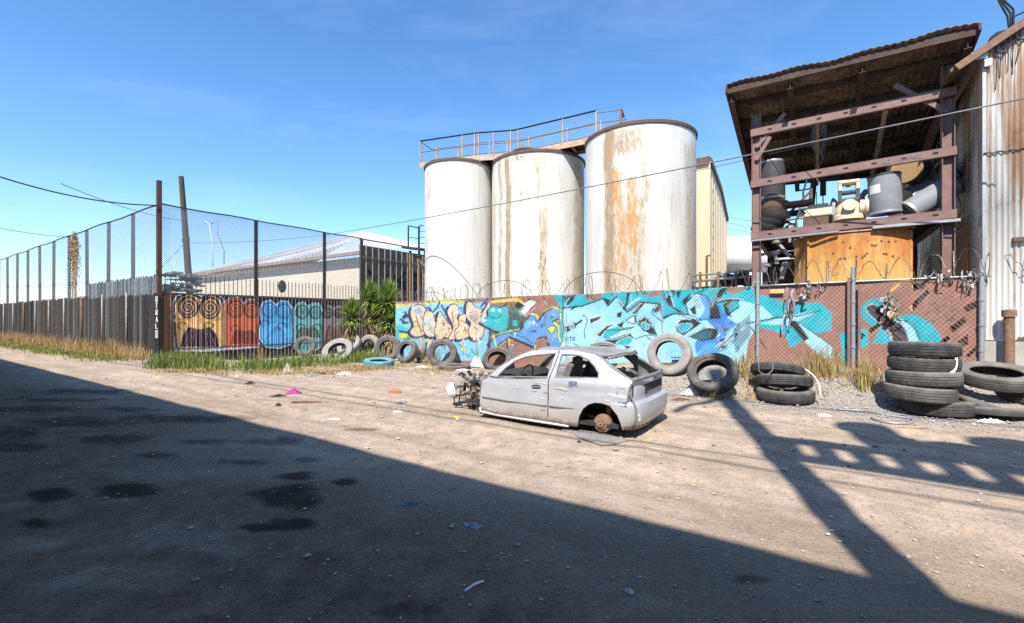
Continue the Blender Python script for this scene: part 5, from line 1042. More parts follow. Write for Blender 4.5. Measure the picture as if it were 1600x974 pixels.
def tyre_mesh(R, W, style, mt):
    key = (round(R, 3), round(W, 3), style, mt)
    if key in _tc: return _tc[key]
    h = W/2; ri = R*.58
    prof = [(ri, -h*.62), (ri+.012, -h*.78), (ri+.03, -h*.82), (ri+.05, -h*.80), (R*.74, -h*.98), (R*.82, -h*1.0), (R*.9, -h*.97), (R*.955, -h*.86), (R*.972, -h*.8)]
    g = [(-.62, .985), (-.42, .992), (-.40, .965), (-.34, .965), (-.32, .996), (-.06, 1), (-.04, .972), (.04, .972), (.06, 1), (.32, .996), (.34, .965), (.40, .965), (.42, .992), (.62, .985)]
    prof += [(R*b, h*a) for a, b in g]; prof += [(r, -z) for r, z in prof[:9]][::-1]
    inner = [(ri-.0, h*.6), (R*.72, h*.8), (R*.88, h*.78), (R*.93, h*.4), (R*.93, -h*.4), (R*.88, -h*.78), (R*.72, -h*.8), (ri, -h*.6)]
    prof = prof+inner; k = 90 if style == 'lug' else 56; V = []; n = len(prof)
    for r, z in prof:
        for j in range(k):
            rr_ = r
            if style == 'lug' and r > R*.94 and r <= R and abs(z) > h*.5 and j % 3 == 0: rr_ = r*.968
            a = 2*math.pi*j/k; wob = 1+.012*math.sin(2*a+W*9)+.008*math.sin(3*a); V.append((rr_*wob*math.cos(a), rr_*wob*math.sin(a), z))
    fs = [(i*k+j, i*k+(j+1) % k, ((i+1) % n)*k+(j+1) % k, ((i+1) % n)*k+j) for i in range(n) for j in range(k)]
    me = bpy.data.meshes.new('tyre'); me.from_pydata(V, [], fs); me.polygons.foreach_set('use_smooth', [True]*len(me.polygons)); me.set_sharp_from_angle(angle=math.radians(32)); me.materials.append(RB[mt]); _tc[key] = me; return me
def tyre(label, c, axis, R=.5, W=.25, style='rib', mt='black', spin=0, grp='old tyres dumped along the fence', squash=1):
    o = bpy.data.objects.new('tyre', tyre_mesh(R, W, style, mt)); COL.objects.link(o); o.location = c
    q = Vector(axis).normalized().to_track_quat('Z', 'Y') @ Euler((0, 0, spin)).to_quaternion(); o.rotation_euler = q.to_euler()
    rs_ = random.Random(label); q_ = rs_.uniform(1.0, 1.07) if c[1] > 12 else 1; o.scale = (q_, q_*rs_.uniform(.93, 1.0), rs_.uniform(.9, 1.1) if c[1] > 12 else 1)
    return tag(o, label, 'tyre', grp)
def lean(az, el):   # axis pointing to the viewer side: az 0 = straight at the street, + = toward the right; el = tilt upward
    a, e = math.radians(az), math.radians(el); return (-N*math.cos(a)+S*math.sin(a))*math.cos(e)+UP*math.sin(e)
tyre('black tyre propped upright against the painted faces, blue and green', at(477, 541, 22.3), lean(40, 14), .49, .22, 'rib', 'grey')
tyre('whitened tyre lying tilted in the grass at the left end of the row', at(528, 549, 17.2), lean(35, 42), .54, .26, 'rib', 'white', 1)
tyre('whitened tyre half hidden behind the other whitened tyre', at(546, 540, 18.3), lean(10, 48), .5, .27, 'rib', 'white', 2)
tyre('faded tyre standing in tall grass below the yuccas', at(577, 541, 18.4), lean(15, 12), .46, .22, 'rib', 'pale')
tyre('faded grey tyre upright behind the blue sprayed tyre', at(606, 544, 17.3), lean(25, 14), .50, .24, 'rib', 'grey')
tyre('brownish tyre turned toward the right, leaning in front of a pale one', at(636, 549, 16.4), lean(2, 20), .45, .26, 'rib', 'grey')
tyre('pale tyre seen edge on behind the brownish leaning tyre', at(655, 545, 17.0), lean(-28, 10), .45, .24, 'rib', 'pale')
tyre('flat tyre sprayed light blue in front of the row', at(592, 566, 15.4)-UP*.02, (.05, -.1, 1), .49, .22, 'rib', 'blue')
tyre('faded tyre standing upright behind the flat lug tyre', at(691, 552, 15.6), lean(28, 12), .49, .24, 'rib', 'grey')
tyre('tyre turned side on beside the upright faded tyre, in front of blue scribbles', at(729, 549, 16.3), lean(-24, 8), .46, .24, 'rib', 'grey')
tyre('flat lug tyre lying below two upright tyres', at(710, 573, 14.4)-UP*.02, (0, 0, 1), .5, .17, 'lug', 'grey')
tyre('dark tyre slumped forward at the front of the car', at(777, 563, 14.4), lean(30, 40), .47, .24, 'rib', 'black')
tyre('grey tyre lying behind the car roof against the fence', at(940, 548, 12.0), (-.15, -.35, 1), .38, .2, 'rib', 'grey')
tyre('pale tyre seen through the car windows', at(905, 575, 10.6), (-.2, -.45, 1), .45, .2, 'rib', 'pale')
tyre('large pale grey tyre standing upright against the turquoise graffiti', at(1046, 553, 10.9), lean(-2, 12), .52, .25, 'rib', 'pale')
tyre('dark tyre leaning back where the pole shadow falls', at(1113, 584, 9.5), lean(-6, 40), .5, .26, 'rib', 'black')
tyre('brown dusty tyre lying against the graffiti, behind two upright tyres', at(662, 556, 16.9), lean(20, 50), .48, .22, 'lug', 'grey')
tyre('faded tyre sunk in weeds behind the flat lug tyre', at(712, 557, 16.6), lean(5, 30), .47, .22, 'rib', 'pale')
tyre('lug tyre lying flat under two slumped tyres', at(1226, 617, 8.95), (0, 0, 1), .5, .24, 'lug', 'black')
tyre('slumped black tyre lying on the lug tyre', at(1224, 596, 9.15), (.08, .18, 1), .5, .22, 'rib', 'black')
tyre('uppermost slumped tyre with wire loops, on top of two others', at(1214, 580, 9.35), (.22, .30, 1), .48, .2, 'rib', 'black')
STK = gp(1442, 650); c0 = Vector((7.06, 7.78, 0)); zb = gz(c0)
names = ['bottom tyre of the tall stack, shifted to the right', 'second tyre from the ground in the tall stack', 'middle tyre of the tall stack with torn pale patch', 'fourth tyre from the ground in the tall stack', 'topmost tyre of the tall stack']
for k, (dx, dz, st, R_) in enumerate(((.20, .115, 'rib', .5), (-.08, .36, 'rib', .51), (-.03, .605, 'lug', .5), (.0, .85, 'rib', .48), (0, 1.09, 'lug', .485))):
    tyre(names[k], c0+Vector((dx, -.02*k % .05, zb+dz)), (.02*math.sin(k*2), .03*math.cos(k*3), 1), R_, .245, st, 'grey' if k in (1, 2) else 'black', k, 'tyres in the tall stack')
tyre('wide worn tyre lying tilted beside the tall stack', at(1556, 588, 7.9), (-.10, -.20, 1), .56, .24, 'rib', 'grey')
tyre('tyre lying flat at the right edge under the worn tilted one', at(1612, 617, 7.7), (0, 0, 1), .46, .25, 'lug', 'black')
tyre('dark tyre standing at the right edge against the tin building', at(1612, 566, 8.3), lean(-15, 10), .5, .24, 'rib', 'black')
tyre('flattened tyre lying on the ground at the foot of the tall stack', at(1545, 640, 7.55)-UP*.02, (.05, .12, 1), .52, .13, 'rib', 'grey')
tr = MB(); pts = [at(x, y, Y_) for x, y, Y_ in ((1497, 618, 7.75), (1520, 630, 7.55), (1550, 643, 7.4), (1580, 651, 7.3), (1625, 655, 7.2))]
q = [p.lerp(p, 0) for p in pts]; tr.tube(q, [.03, .085, .11, .10, .05], 10); tag(tr.build('tread_strip', RB['grey'], None, True), 'peeled tyre tread strip slumping to the ground right of the tall stack', 'tread strip')
def cable(label, pts, r, mt, cat='hose'):
    p = [Vector(x) for x in pts]; mb = MB(); n = len(p); out = []
    for i in range(n-1):
        for t in (0, .25, .5, .75):
            a, b, c, d = p[max(i-1, 0)], p[i], p[i+1], p[min(i+2, n-1)]; out.append(.5*((2*b)+(-a+c)*t+(2*a-5*b+4*c-d)*t*t+(-a+3*b-3*c+d)*t**3))
    out.append(p[-1]); mb.tube(out, r, 8); return tag(mb.build(cat, mt, None, True), label, cat)
gpt = lambda x, y, dz=.02: gp(x, y)+UP*(gz(gp(x, y))*1.0+dz)
cable('grey hose lying in a loop on the gravel before the tall stack', [gpt(*p) for p in ((1309, 641), (1345, 643), (1372, 648), (1400, 652), (1424, 656), (1425, 662), (1405, 664), (1380, 661), (1362, 655))], .02, M['galv'])
cable('white hose draped over the right side of the tall stack', [at(1478, 537, 7.45), at(1490, 546, 7.42), at(1494, 562, 7.4), at(1492, 577, 7.38), at(1484, 585, 7.36)], .022, M['white_paint'])
cable('thin white wire curling from the slumped tyres to the ground', [at(1258, 577, 8.8), at(1272, 588, 8.6), at(1280, 603, 8.5), at(1282, 622, 8.45)], .012, M['white_paint'], 'wire')
cable('wire loop hanging over the uppermost slumped tyre', [at(1186, 565, 8.9), at(1186, 580, 8.85), at(1197, 585, 8.8), at(1207, 578, 8.85), at(1207, 563, 8.9)], .009, M['grey_cable'], 'wire')

# ------------------------------------------------------------------ plants
def blades(spots, n_per, hfn, cols, wd, label, name):
    V, Fc, C = [], [], []
    for (s, n, w, d) in spots:
        for _ in range(n_per):
            a = random.gauss(0, w*.5); b_ = random.gauss(0, d*.5); p = SP(s+a, n+b_, 0); p.z = gz(p); h = hfn(a/w)*random.uniform(.5, 1.1)
            az = random.uniform(0, 6.28); lean_ = abs(random.gauss(0, .35))*h; dv = Vector((math.cos(az), math.sin(az), 0)); side = Vector((-dv.y, dv.x, 0))*wd*random.uniform(.6, 1.3)
            m1 = p+UP*h*.55+dv*lean_*.35; tip = p+UP*h*random.uniform(.8, 1)+dv*lean_; b = len(V); V += [p-side, p+side, m1+side*.8, m1-side*.8, tip]; Fc += [(b, b+1, b+2, b+3), (b+3, b+2, b+4)]
            c = random.choice(cols); k = random.uniform(.75, 1.25); C += [tuple(x*k for x in c)]*5
    mb = MB(); mb.v, mb.f = V, Fc; o = mb.build(name, M['blade']); setcol(o, C); return o
m = Mat('blade'); m.P(Base_Color=m.attr('Col'), Roughness=.7, Specular_IOR_Level=.2); tl = m.n('BsdfTranslucent', {'Color': m.attr('Col')}); mx_ = m.n('MixShader', {0: .3, 1: m.b.outputs[0], 2: tl.outputs[0]}); m.t.links.new(mx_.outputs[0], m.out.inputs[0]); M['blade'] = m.m
GRN = [(.15, .21, .045), (.11, .16, .035), (.20, .25, .06), (.29, .29, .10), (.38, .31, .15)]; DRY = [(.46, .32, .14), (.38, .25, .11), (.5, .38, .2), (.32, .2, .09)]; YG = [(.30, .29, .08), (.24, .26, .06), (.40, .34, .13), (.46, .37, .17)]
gs = [(FS-k*.55+random.uniform(-.3, .3), FN-1.15+random.uniform(-.5, .25)-.012*k, .8, .55) for k in range(0, 60)]
tag(blades(gs, 110, lambda x: .22, GRN[:2]+YG[:3], .012, '', 'grass'), 'low green grass verge along the foot of the left fence', 'grass', kind='stuff')
ds = [(FS-k*.42+random.uniform(-.3, .3), FN-.45+random.uniform(-.25, .15), .6, .4) for k in range(0, 84)]
tag(blades(ds, 60, lambda x: random.choice([.35, .5, .8]), DRY, .010, '', 'dry_grass'), 'tall dry straw coloured grass against the left fence', 'grass', kind='stuff')
gg = []
for x0, x1, y, cnt in ((245, 340, 573, 46), (330, 400, 583, 6), (400, 470, 576, 14), (470, 540, 572, 12), (545, 592, 564, 30)):
    for _ in range(cnt): p = gp(random.uniform(x0, x1), y+random.uniform(-9, 3)); gg.append((p.dot(S), p.dot(N), .5, .4))
tag(blades(gg, 60, lambda x: random.choice([.15, .25, .4, .55]), GRN[:3]+GRN[:4], .012, '', 'grass'), 'bright green grass below the painted faces and beside the tyres', 'grass', kind='stuff')
dd = []
for x0, x1, y, cnt in ((250, 560, 583, 26), (560, 690, 576, 8), (655, 690, 560, 6), (740, 760, 566, 4), (1150, 1370, 622, 16), (500, 700, 578, 12)):
    for _ in range(cnt): p = gp(random.uniform(x0, x1), y+random.uniform(-6, 3)); dd.append((p.dot(S), p.dot(N), .5, .35))
tag(blades(dd, 70, lambda x: .13, DRY+YG[2:], .010, '', 'dry_grass'), 'short dry grass and straw at the edge of the dirt', 'grass', kind='stuff')
def weed(label, px, Y, hgt, w_, cnt, seed):
    random.seed(seed); X = (px-CX)/F*Y; p = Vector((X, Y, 0)); o = blades([(p.dot(S), p.dot(N), w_, .3)], cnt, lambda x: hgt*(1-.35*min(1, abs(x))), YG+DRY[:3]+DRY[:3], .007, '', 'weed_clump'); return tag(o, label, 'weeds', 'tall weeds growing at the foot of the fence')
weed('tall yellow weeds between the leaning dark tyre and the slumped tyres', 1162, 10.1, .7, .34, 170, 1)
weed('widest tuft of yellow green weeds, in front of the middle fence posts', 1285, 9.6, .8, .42, 260, 2)
weed('yellow green weeds beside the left of the tall tyre stack', 1352, 8.9, .75, .26, 170, 3)
weed('few dry stalks poking through the hole of the leaning dark tyre', 1118, 9.25, .45, .12, 60, 4)
weed('straw weeds beside the brownish tyre and the blue scribbles', 674, 16.2, .8, .3, 150, 5)
random.seed(11)
def yucca(label, px, Y, heads, stem_r, base_py=560):
    t = thing('yucca', label, 'yucca', Vector(((px-CX)/F*Y, Y, gz(Vector(((px-CX)/F*Y, Y, 0))))), 'yuccas at the end of the graffiti fence')
    base = Vector(t.location); tr = MB(); V, Fc, C = [], [], []
    for hx, hy, L_ in heads:
        top = at(hx, hy, Y+random.uniform(-.2, .2)); tr.tube([base+Vector((random.uniform(-.1, .1), 0, -.1)), base.lerp(top, .5)+Vector((random.uniform(-.1, .1), 0, 0)), top], [stem_r*1.2, stem_r, stem_r*.8], 8)
        for k in range(520):
            f = k/520; dead = f > .66; el = math.radians(82-150*f+random.uniform(-12, 12)) if not dead else math.radians(random.uniform(-80, -25)); az = random.uniform(0, 6.28)
            d = Vector((math.cos(az)*math.cos(el), math.sin(az)*math.cos(el), math.sin(el))); L1 = L_*random.uniform(.75, 1.1)*(1 if not dead else .8)
            o = top-UP*(f*.5 if not dead else random.uniform(.3, 1.1)); side = d.cross(UP); side = side.normalized()*.03 if side.length > .01 else Vector((.026, 0, 0))
            mid = o+d*L1*.55; tip = o+d*L1-UP*L1*.14*math.cos(el); b = len(V); V += [o-side*.6, o+side*.6, mid+side, mid-side, tip]; Fc += [(b, b+1, b+2, b+3), (b+3, b+2, b+4)]
            g_ = random.uniform(.7, 1.35); c = (.25*g_, .33*g_, .075*g_) if not dead and random.random() > .22 else ((.10*g_, .16*g_, .04*g_) if not dead else (.36*g_, .27*g_, .15*g_)); C += [c]*5
    tr.build('stem', M['grey_wood'], t, True); mb = MB(); mb.v, mb.f = V, Fc; o = mb.build('leaves', M['blade'], t); setcol(o, C)
yucca('short yucca, leftmost, in front of the end of the painted faces', 551, 18.6, [(549, 490, .78)], .09)
yucca('tall middle yucca with shaggy dead skirt', 580, 19.0, [(578, 464, .85), (588, 488, .7)], .1)
yucca('rightmost yucca with spiky bright crown, touching the graffiti', 606, 18.4, [(606, 466, .92), (610, 496, .7)], .1)
sp = MB(); rr = random.Random(3)
for k in range(8):
    p = at(rr.uniform(665, 700), 490, 17.2); e = p+Vector((rr.uniform(-.3, .3), rr.uniform(-.2, .2), rr.uniform(.5, 1.0))); sp.tube([p, p.lerp(e, .5)+Vector((.05, 0, .05)), e], .012, 4)
tag(sp.build('dead_stalks', M['grey_wood']), 'thin dead stalks sticking up behind the left end of the graffiti', 'stalks')
# ------------------------------------------------------------------ the stripped silver hatchback
CS0, CN0, CW = -4.66, 6.015, 1.66
def W(t, w_, z): return SP(CS0+t, CN0+w_, z)
_zi = [(-.1, .035), (.08, .03), (.2, .008), (.35, 0), (.5, .004), (.62, .012), (.70, .03), (.78, .06), (1.0, .17), (1.2, .29)]
def inset(t, z):
    v = float(np.interp(z, [a for a, _ in _zi], [b for _, b in _zi])); v += .02*max(0, .5-t)**2*2
    if t > 1.9: v += .10*(t-1.9)**2
    return v
def c5(x, y):
    """point seen at zoom coords (x,y) of the car crop -> (t, z) on the curved near side"""
    px, py = 680+x/4, 520+y/4; i = 0
    for _ in range(8):
        s, z = on_n(px, py, CN0+i); i = inset(s-CS0, z)
    return (s-CS0, z)
m = Mat('silver_paint'); vec = m.coord(); d1 = m.noise(2.2, 7, .7, vec); d2 = m.noise(9, 7, .72, vec)
c = m.mix(m.ramp(d1, [(.38, 0), (.68, .8)]), (.50, .51, .54), (.40, .405, .425)); c = m.mix(m.math('MULTIPLY', m.ramp(d2, [(.60, 0), (.74, 1)]), .5), c, (.34, .29, .25))
zz_ = m.n('SeparateXYZ', {'Vector': vec}).outputs[2]; lowd = m.n('MapRange', {0: zz_, 1: .38, 2: .08, 3: 0, 4: .8}).outputs[0]
c = m.mix(m.math('MULTIPLY', lowd, m.ramp(d2, [(.3, .3), (.65, 1)])), c, (.44, .36, .28))
m.P(Base_Color=c, Metallic=.35, Roughness=m.math('ADD', m.math('MULTIPLY', d2, .35), .20), Specular_IOR_Level=.5); m.bump(m.noise(3.5, 3, .5, vec), .12, .03); M['car'] = m.m
M['bare_metal'] = simple('burnt_bare_metal', (.34, .31, .29), (.20, .13, .10), .6, .3, 9, .2, rust=(.19, .09, .05), rlo=.55, rhi=.66)
M['car_dark'] = simple('car_inner_dark', (.022, .021, .021), (.05, .042, .036), .8, 0, 6)
M['trim_grey'] = simple('window_trim', (.13, .13, .135), (.22, .21, .2), .6, 0, 10)
M['seat'] = simple('seat_cloth', (.17, .145, .135), (.11, .095, .09), .95, 0, 12, .3)
M['foam'] = simple('seat_foam', (.55, .36, .14), (.40, .24, .09), .95, 0, 8, .3)
car = thing('stripped_car', 'silver three door hatchback wreck without wheels, glass or front end, resting on the dirt', 'car', W(1.3, CW/2, 0))
def skin(name, outer, holes, mt, par, mirror=False, thick=.022, off=0.0, cutz=.06, cutt=.09):
    rings = [outer]+holes; bm = bmesh.new(); flat = [[Vector((t, z, 0)) for t, z in r] for r in rings]; allp = [p for r in flat for p in r]
    vs = [bm.verts.new(p) for p in allp]
    for tri in tessellate_polygon(flat):
        try: bm.faces.new([vs[i] for i in tri])
        except ValueError: pass
    t0, t1 = min(p.x for p in allp), max(p.x for p in allp); z0, z1 = min(p.y for p in allp), max(p.y for p in allp)
    for a in np.arange(t0+cutt, t1, cutt): bmesh.ops.bisect_plane(bm, geom=bm.verts[:]+bm.edges[:]+bm.faces[:], plane_co=(a, 0, 0), plane_no=(1, 0, 0))
    for a in np.arange(z0+cutz, z1, cutz): bmesh.ops.bisect_plane(bm, geom=bm.verts[:]+bm.edges[:]+bm.faces[:], plane_co=(0, a, 0), plane_no=(0, 1, 0))
    for v in bm.verts:
        t, z = v.co.x, v.co.y; w_ = inset(t, z)-off+(.010*float(vnoise(np.array([t*2.3+2]), np.array([z*3.1]), 70)[0])+.005*float(vnoise(np.array([t*6]), np.array([z*7]), 71)[0])+.03*math.exp(-((t-1.55)/.16)**2-((z-.52)/.09)**2)+.022*math.exp(-((t-.55)/.25)**2-((z-.42)/.1)**2))*(1 if z < .72 and not mirror else 0)
        crease = .014*math.exp(-((z-.64+.02*t)/.03)**2); w_ += crease-.0
        v.co = W(t, w_ if not mirror else CW-w_, z)
    bmesh.ops.recalc_face_normals(bm, faces=bm.faces); me = bpy.data.meshes.new(name); bm.to_mesh(me); bm.free()
    me.polygons.foreach_set('use_smooth', [True]*len(me.polygons)); me.materials.append(mt); o = bpy.data.objects.new(name, me); COL.objects.link(o); parent(o, par)
    d = o.modifiers.new('s', 'SOLIDIFY'); d.thickness = thick; d.offset = 0; d = o.modifiers.new('e', 'EDGE_SPLIT'); d.split_angle = math.radians(42); return o
Zc = lambda pts: [c5(*p) for p in pts]
door_o = Zc([(282, 482), (276, 440), (280, 360), (292, 305), (340, 268), (425, 205), (505, 158), (565, 130), (625, 114), (700, 110), (772, 112), (772, 132), (742, 215), (714, 280), (706, 300), (704, 400), (703, 528), (500, 505)])
door_h = Zc([(392, 273), (440, 222), (500, 178), (565, 152), (640, 140), (757, 130), (728, 205), (703, 277), (550, 277)])
qtr_o = Zc([(709, 528), (710, 400), (712, 302), (720, 282), (748, 215), (778, 132), (782, 112), (860, 112), (930, 122), (1005, 140), (1050, 172), (1105, 228), (1185, 282), (1232, 302), (1215, 330), (1205, 400), (1200, 458), (1090, 456), (1040, 440), (1000, 436), (955, 450), (922, 478), (902, 520), (892, 572), (890, 584), (800, 572), (712, 552)])
qtr_h = Zc([(792, 140), (850, 138), (905, 144), (962, 172), (1000, 215), (1022, 252), (1020, 283), (900, 282), (752, 278), (770, 215)])
dr = skin('door', door_o, [door_h], M['car'], car); qt = skin('quarter_panel', qtr_o, [qtr_h], M['car'], car)
def strip(name, ring, mt, par, w_=.016, off=.004, closed=True, mirror=False):
    mb = MB(); pts = [W(t, (inset(t, z)-off) if not mirror else CW-inset(t, z)+off, z) for t, z in ring]; mb.tube(pts+(pts[:1] if closed else []), w_, 6); return mb.build(name, mt, par, True)
strip('window_seal', door_h, M['trim_grey'], dr, .013); strip('window_seal', qtr_h, M['trim_grey'], qt, .014)
strip('side_moulding', Zc([(298, 402), (450, 425), (600, 444), (699, 456)]), M['trim_grey'], dr, .011, .012, False); strip('side_moulding', Zc([(714, 458), (800, 467), (868, 472)]), M['trim_grey'], qt, .011, .012, False)
strip('belt_trim', Zc([(345, 272), (390, 281), (550, 285), (702, 285)]), M['car_dark'], dr, .008, .006, False); strip('belt_trim', Zc([(716, 285), (900, 291), (1030, 293)]), M['trim_grey'], qt, .006, .004, False); strip('front_gap', Zc([(284, 478), (279, 430), (284, 360), (295, 306)]), M['car_dark'], dr, .008, .006, False)
strip('door_gap', Zc([(706, 290), (706, 400), (706, 530)]), M['car_dark'], qt, .006, .004, False)
hd = MB(); t, z = c5(632, 337); hd.poly([W(t+.085*math.cos(a), inset(t, z)-.016, z+.03*math.sin(a)) for a in np.linspace(0, 6.0, 16)], N*.012); hdo = hd.build('handle', M['car_dark'], dr)
h2 = MB(); h2.beam(W(t-.07, inset(t, z)-.026, z-.004), W(t+.075, inset(t, z)-.026, z+.0), .014, .022); h2.build('handle_grip', M['trim_grey'], hdo, bevel=.004)
fl = Zc([(1068, 345), (1080, 337), (1128, 335), (1138, 345), (1138, 395), (1128, 404), (1080, 400), (1066, 388)]); strip('fuel_flap', fl, M['trim_grey'], qt, .006, .004)
dn_ = MB(); t, z = c5(865, 322)
for k in range(7): dn_.poly([W(t+random.uniform(-.07, .07)+.03*math.cos(a), inset(t, z)-.0165+.001*k, z+random.uniform(-.03, .03)+.02*math.sin(a)) for a in np.linspace(0, 5.3, 8)], N*.002)
dn_.build('scuff', simple('blue_scuff', (.10, .12, .2), (.2, .22, .32), .7, 0, 20), qt)
rr = random.Random(77)
for k in range(12):
    x0, y0 = (rr.uniform(310, 680), rr.uniform(310, 480)) if k < 6 else (rr.uniform(730, 1150), rr.uniform(300, 430)); L_ = rr.uniform(15, 80)
    strip('scratch', Zc([(x0, y0), (x0+L_*.5, y0+rr.uniform(-3, 5)), (x0+L_, y0+L_*.07+rr.uniform(-4, 4))]), rr.choice([M['trim_grey'], M['rust_steel'], M['white_paint']]), dr if k < 6 else qt, .0028, .0125, False)
for pts in ([(1092, 458), (1140, 461), (1198, 461)], [(905, 520), (925, 476), (958, 449), (1000, 436), (1040, 440)], [(1205, 400), (1216, 332), (1230, 304)]): strip('panel_gap', Zc(pts), M['trim_grey'], qt, .005, .0125, False)
# far side
strip_z = [(t, z) for t, z in qtr_o]; skin('quarter_panel', qtr_o, [qtr_h], M['car'], car, True); skin('door', door_o, [door_h], M['car'], car, True)
# sill
sl = MB(); a0, a1 = c5(280, 490), c5(890, 580)
for sgn in (0, 1):
    pts = []
    for k in range(8):
        t = a0[0]+(a1[0]-a0[0])*k/7; pts.append(W(t, .03 if not sgn else CW-.03, .095+.004*math.sin(k*2)))
    sl.tube(pts, .05, 8)
sl.build('sill', M['bare_metal'], car, True)
fp = MB(); fp.tube([W(-.02, .0, .14), W(.0, -.03, .085), W(.3, .0, .06), W(1.0, -.01, .055), W(1.62, .0, .05)], .02, 6); fp.build('torn_sill_edge', M['white_paint'], car, True)
# roof
ra_ = Zc([(625, 114), (700, 110), (780, 112), (860, 112), (930, 122), (1005, 140)])
nu, nv = 26, 22; tA, tB = ra_[0][0], ra_[-1][0]+.10; zc_ = lambda t: float(np.interp(t, [p[0] for p in ra_], [p[1] for p in ra_]))
def rfn(u, v):
    t = tA+(tB-tA)*u; z = zc_(min(t, ra_[-1][0])); i = inset(t, z)-.015; w_ = i+(CW-2*i)*v; lip = .05*max(0, u-.72)**1*(1 if v < .99 else 1)
    tt = t+(.10+.10*math.sin(math.pi*v))*max(0, u-.5)*2-.10*math.sin(math.pi*v)*max(0, .5-u)*2
    return W(tt, w_, z-.012+.030*math.sin(math.pi*min(1, max(0, v)))**.7+lip*.3+.012*math.sin(9*u+4*v)*math.sin(math.pi*v)+.018*math.sin(14*v+3*u)*max(0, u-.6))
rf = MB(); rf.grid(rfn, nu, nv); M['car_roof'] = simple('weathered_roof_paint', (.36, .36, .375), (.20, .19, .19), .5, .3, 3, .2, rust=(.5, .49, .48), rlo=.55, rhi=.68); rfo = rf.build('roof', M['car_roof'], car, True, solid=.016)
fr_ = MB(); fr_.tube([Vector(rfn(1, v))-UP*.03 for v in np.linspace(0, 1, 14)], .02, 6); fr_.tube([Vector(rfn(0, v))-UP*.02 for v in np.linspace(0, 1, 14)], .022, 6)
for q in (.25, .5, .75): fr_.tube([Vector(rfn(q, v))-UP*.035 for v in np.linspace(0.02, .98, 14)], .016, 5)
fr_.build('roof_bow', M['bare_metal'], rfo, True)
hl = MB()
def hln(u, v): return Vector(rfn(.02+.95*u, .04+.92*v))-UP*.03
hl.grid(hln, 14, 12); hl.build('headliner', simple('burnt_headliner', (.15, .07, .04), (.08, .05, .04), .9, 0, 5), rfo, True)
for mir in (0, 1):   # A pillar and hatch rail inner returns
    pm = MB(); pts = Zc([(292, 300), (340, 265), (425, 203), (505, 156), (565, 128), (625, 112)]); pm.tube([W(t, (inset(t, z)+.02) if not mir else CW-inset(t, z)-.02, z-.005) for t, z in pts], .028, 8); pm.build('windscreen_pillar', M['bare_metal'], car, True)
    pm = MB(); pts = Zc([(1005, 142), (1052, 172), (1106, 229), (1186, 283), (1236, 302)]); pm.tube([W(t, (inset(t, z)+.015) if not mir else CW-inset(t, z)-.015, z+.004) for t, z in pts], .026, 8); pm.build('hatch_rail', M['trim_grey'], car, True)
# tail: lofted around the rear corners
def tail(phi, z, ext, wid=1.0, t0=2.18):
    """phi 0..pi from the near side round the back to the far side"""
    c_, s_ = math.cos(phi), math.sin(phi); hw = (CW/2-inset(2.1, z))*wid
    return (t0+ext*abs(s_)**.48, CW/2-hw*(abs(c_)**.36)*(1 if c_ > 0 else -1))
T0 = 2.02; zt = c5(1232, 302)[1]
_eb = Zc([(1172, 600), (1166, 570), (1142, 510), (1096, 458)]); _eq = Zc([(1200, 458), (1205, 400), (1217, 330), (1234, 302)])
def edge(z):
    e = _eb if z < .478 else _eq; zs_ = [p[1] for p in e]; o_ = np.argsort(zs_); return float(np.interp(z, np.array(zs_)[o_], np.array([p[0] for p in e])[o_]))
def loft(levels, phis, t0=T0, off=0.0):
    mb = MB(); V = []
    for z, ext, wd in levels:
        for p in phis: t, w_ = tail(p, z, ext+off, wd+off*1.2, t0); V.append(W(max(t, edge(z)), w_, z))
    n = len(phis); mb.add(V, [(j*n+i, j*n+i+1, (j+1)*n+i+1, (j+1)*n+i) for j in range(len(levels)-1) for i in range(n-1)]); return mb
PH = np.linspace(0, math.pi, 60)
lvA = [(.47, .56, 1), (.50, .555, 1), (.55, .56, 1), (.62, .56, 1), (.68, .545, .995), (.73, .52, .99), (.765, .49, .975), (.785, .455, .95)]
skp = PH; back = loft([(z, e, w_) for z, e, w_ in lvA], skp).build('tailgate', M['car'], car, True, solid=.012)
lvB = [(.095, .56, .975), (.13, .60, .99), (.2, .635, 1.0), (.3, .655, 1.006), (.40, .66, 1.008), (.455, .65, 1.006), (.475, .62, 1.0), (.48, .57, .99)]
PB = np.linspace(.0, math.pi, 60); bmp = loft(lvB, PB, T0).build('bumper', M['car'], car, True, solid=.01)
lw = loft([(.085, .555, .975), (.10, .575, .98), (.135, .612, .993)], np.linspace(.15, math.pi-.15, 50), T0, .006).build('bumper_lip', simple('scraped_lip', (.30, .17, .13), (.4, .36, .34), .7, 0, 12), bmp, True)
def patch(name, levels, p0, p1, mt, par, off=.014, solid=.004): return loft(levels, np.linspace(p0, p1, 10), T0, off).build(name, mt, par, True, solid=solid)
lt_ = [(z, float(np.interp(z, [a[0] for a in lvA], [a[1] for a in lvA])), float(np.interp(z, [a[0] for a in lvA], [a[2] for a in lvA]))) for z in (.51, .57, .63, .69, .745)]
for p0, p1 in ((.22, .62), (math.pi-.62, math.pi-.22)):
    rc = patch('tail_lamp_recess', lt_, p0, p1, M['trim_grey'], back); patch('lamp_shell', lt_[:3], p0+.10, p1-.12, M['galv'], rc, .018); patch('lamp_hole', lt_[3:], p0+.18, p1-.08, M['car_dark'], rc, .022)
pl = patch('plate_recess', [(z, float(np.interp(z, [a[0] for a in lvA], [a[1] for a in lvA])), 1) for z in (.535, .57, .60, .64, .68)], 1.50, 2.0, M['car_dark'], back)
patch('plate_frame', [(z, .56, 1) for z in (.54, .55, .575)], 1.54, 1.8, M['bare_metal'], pl, .020)
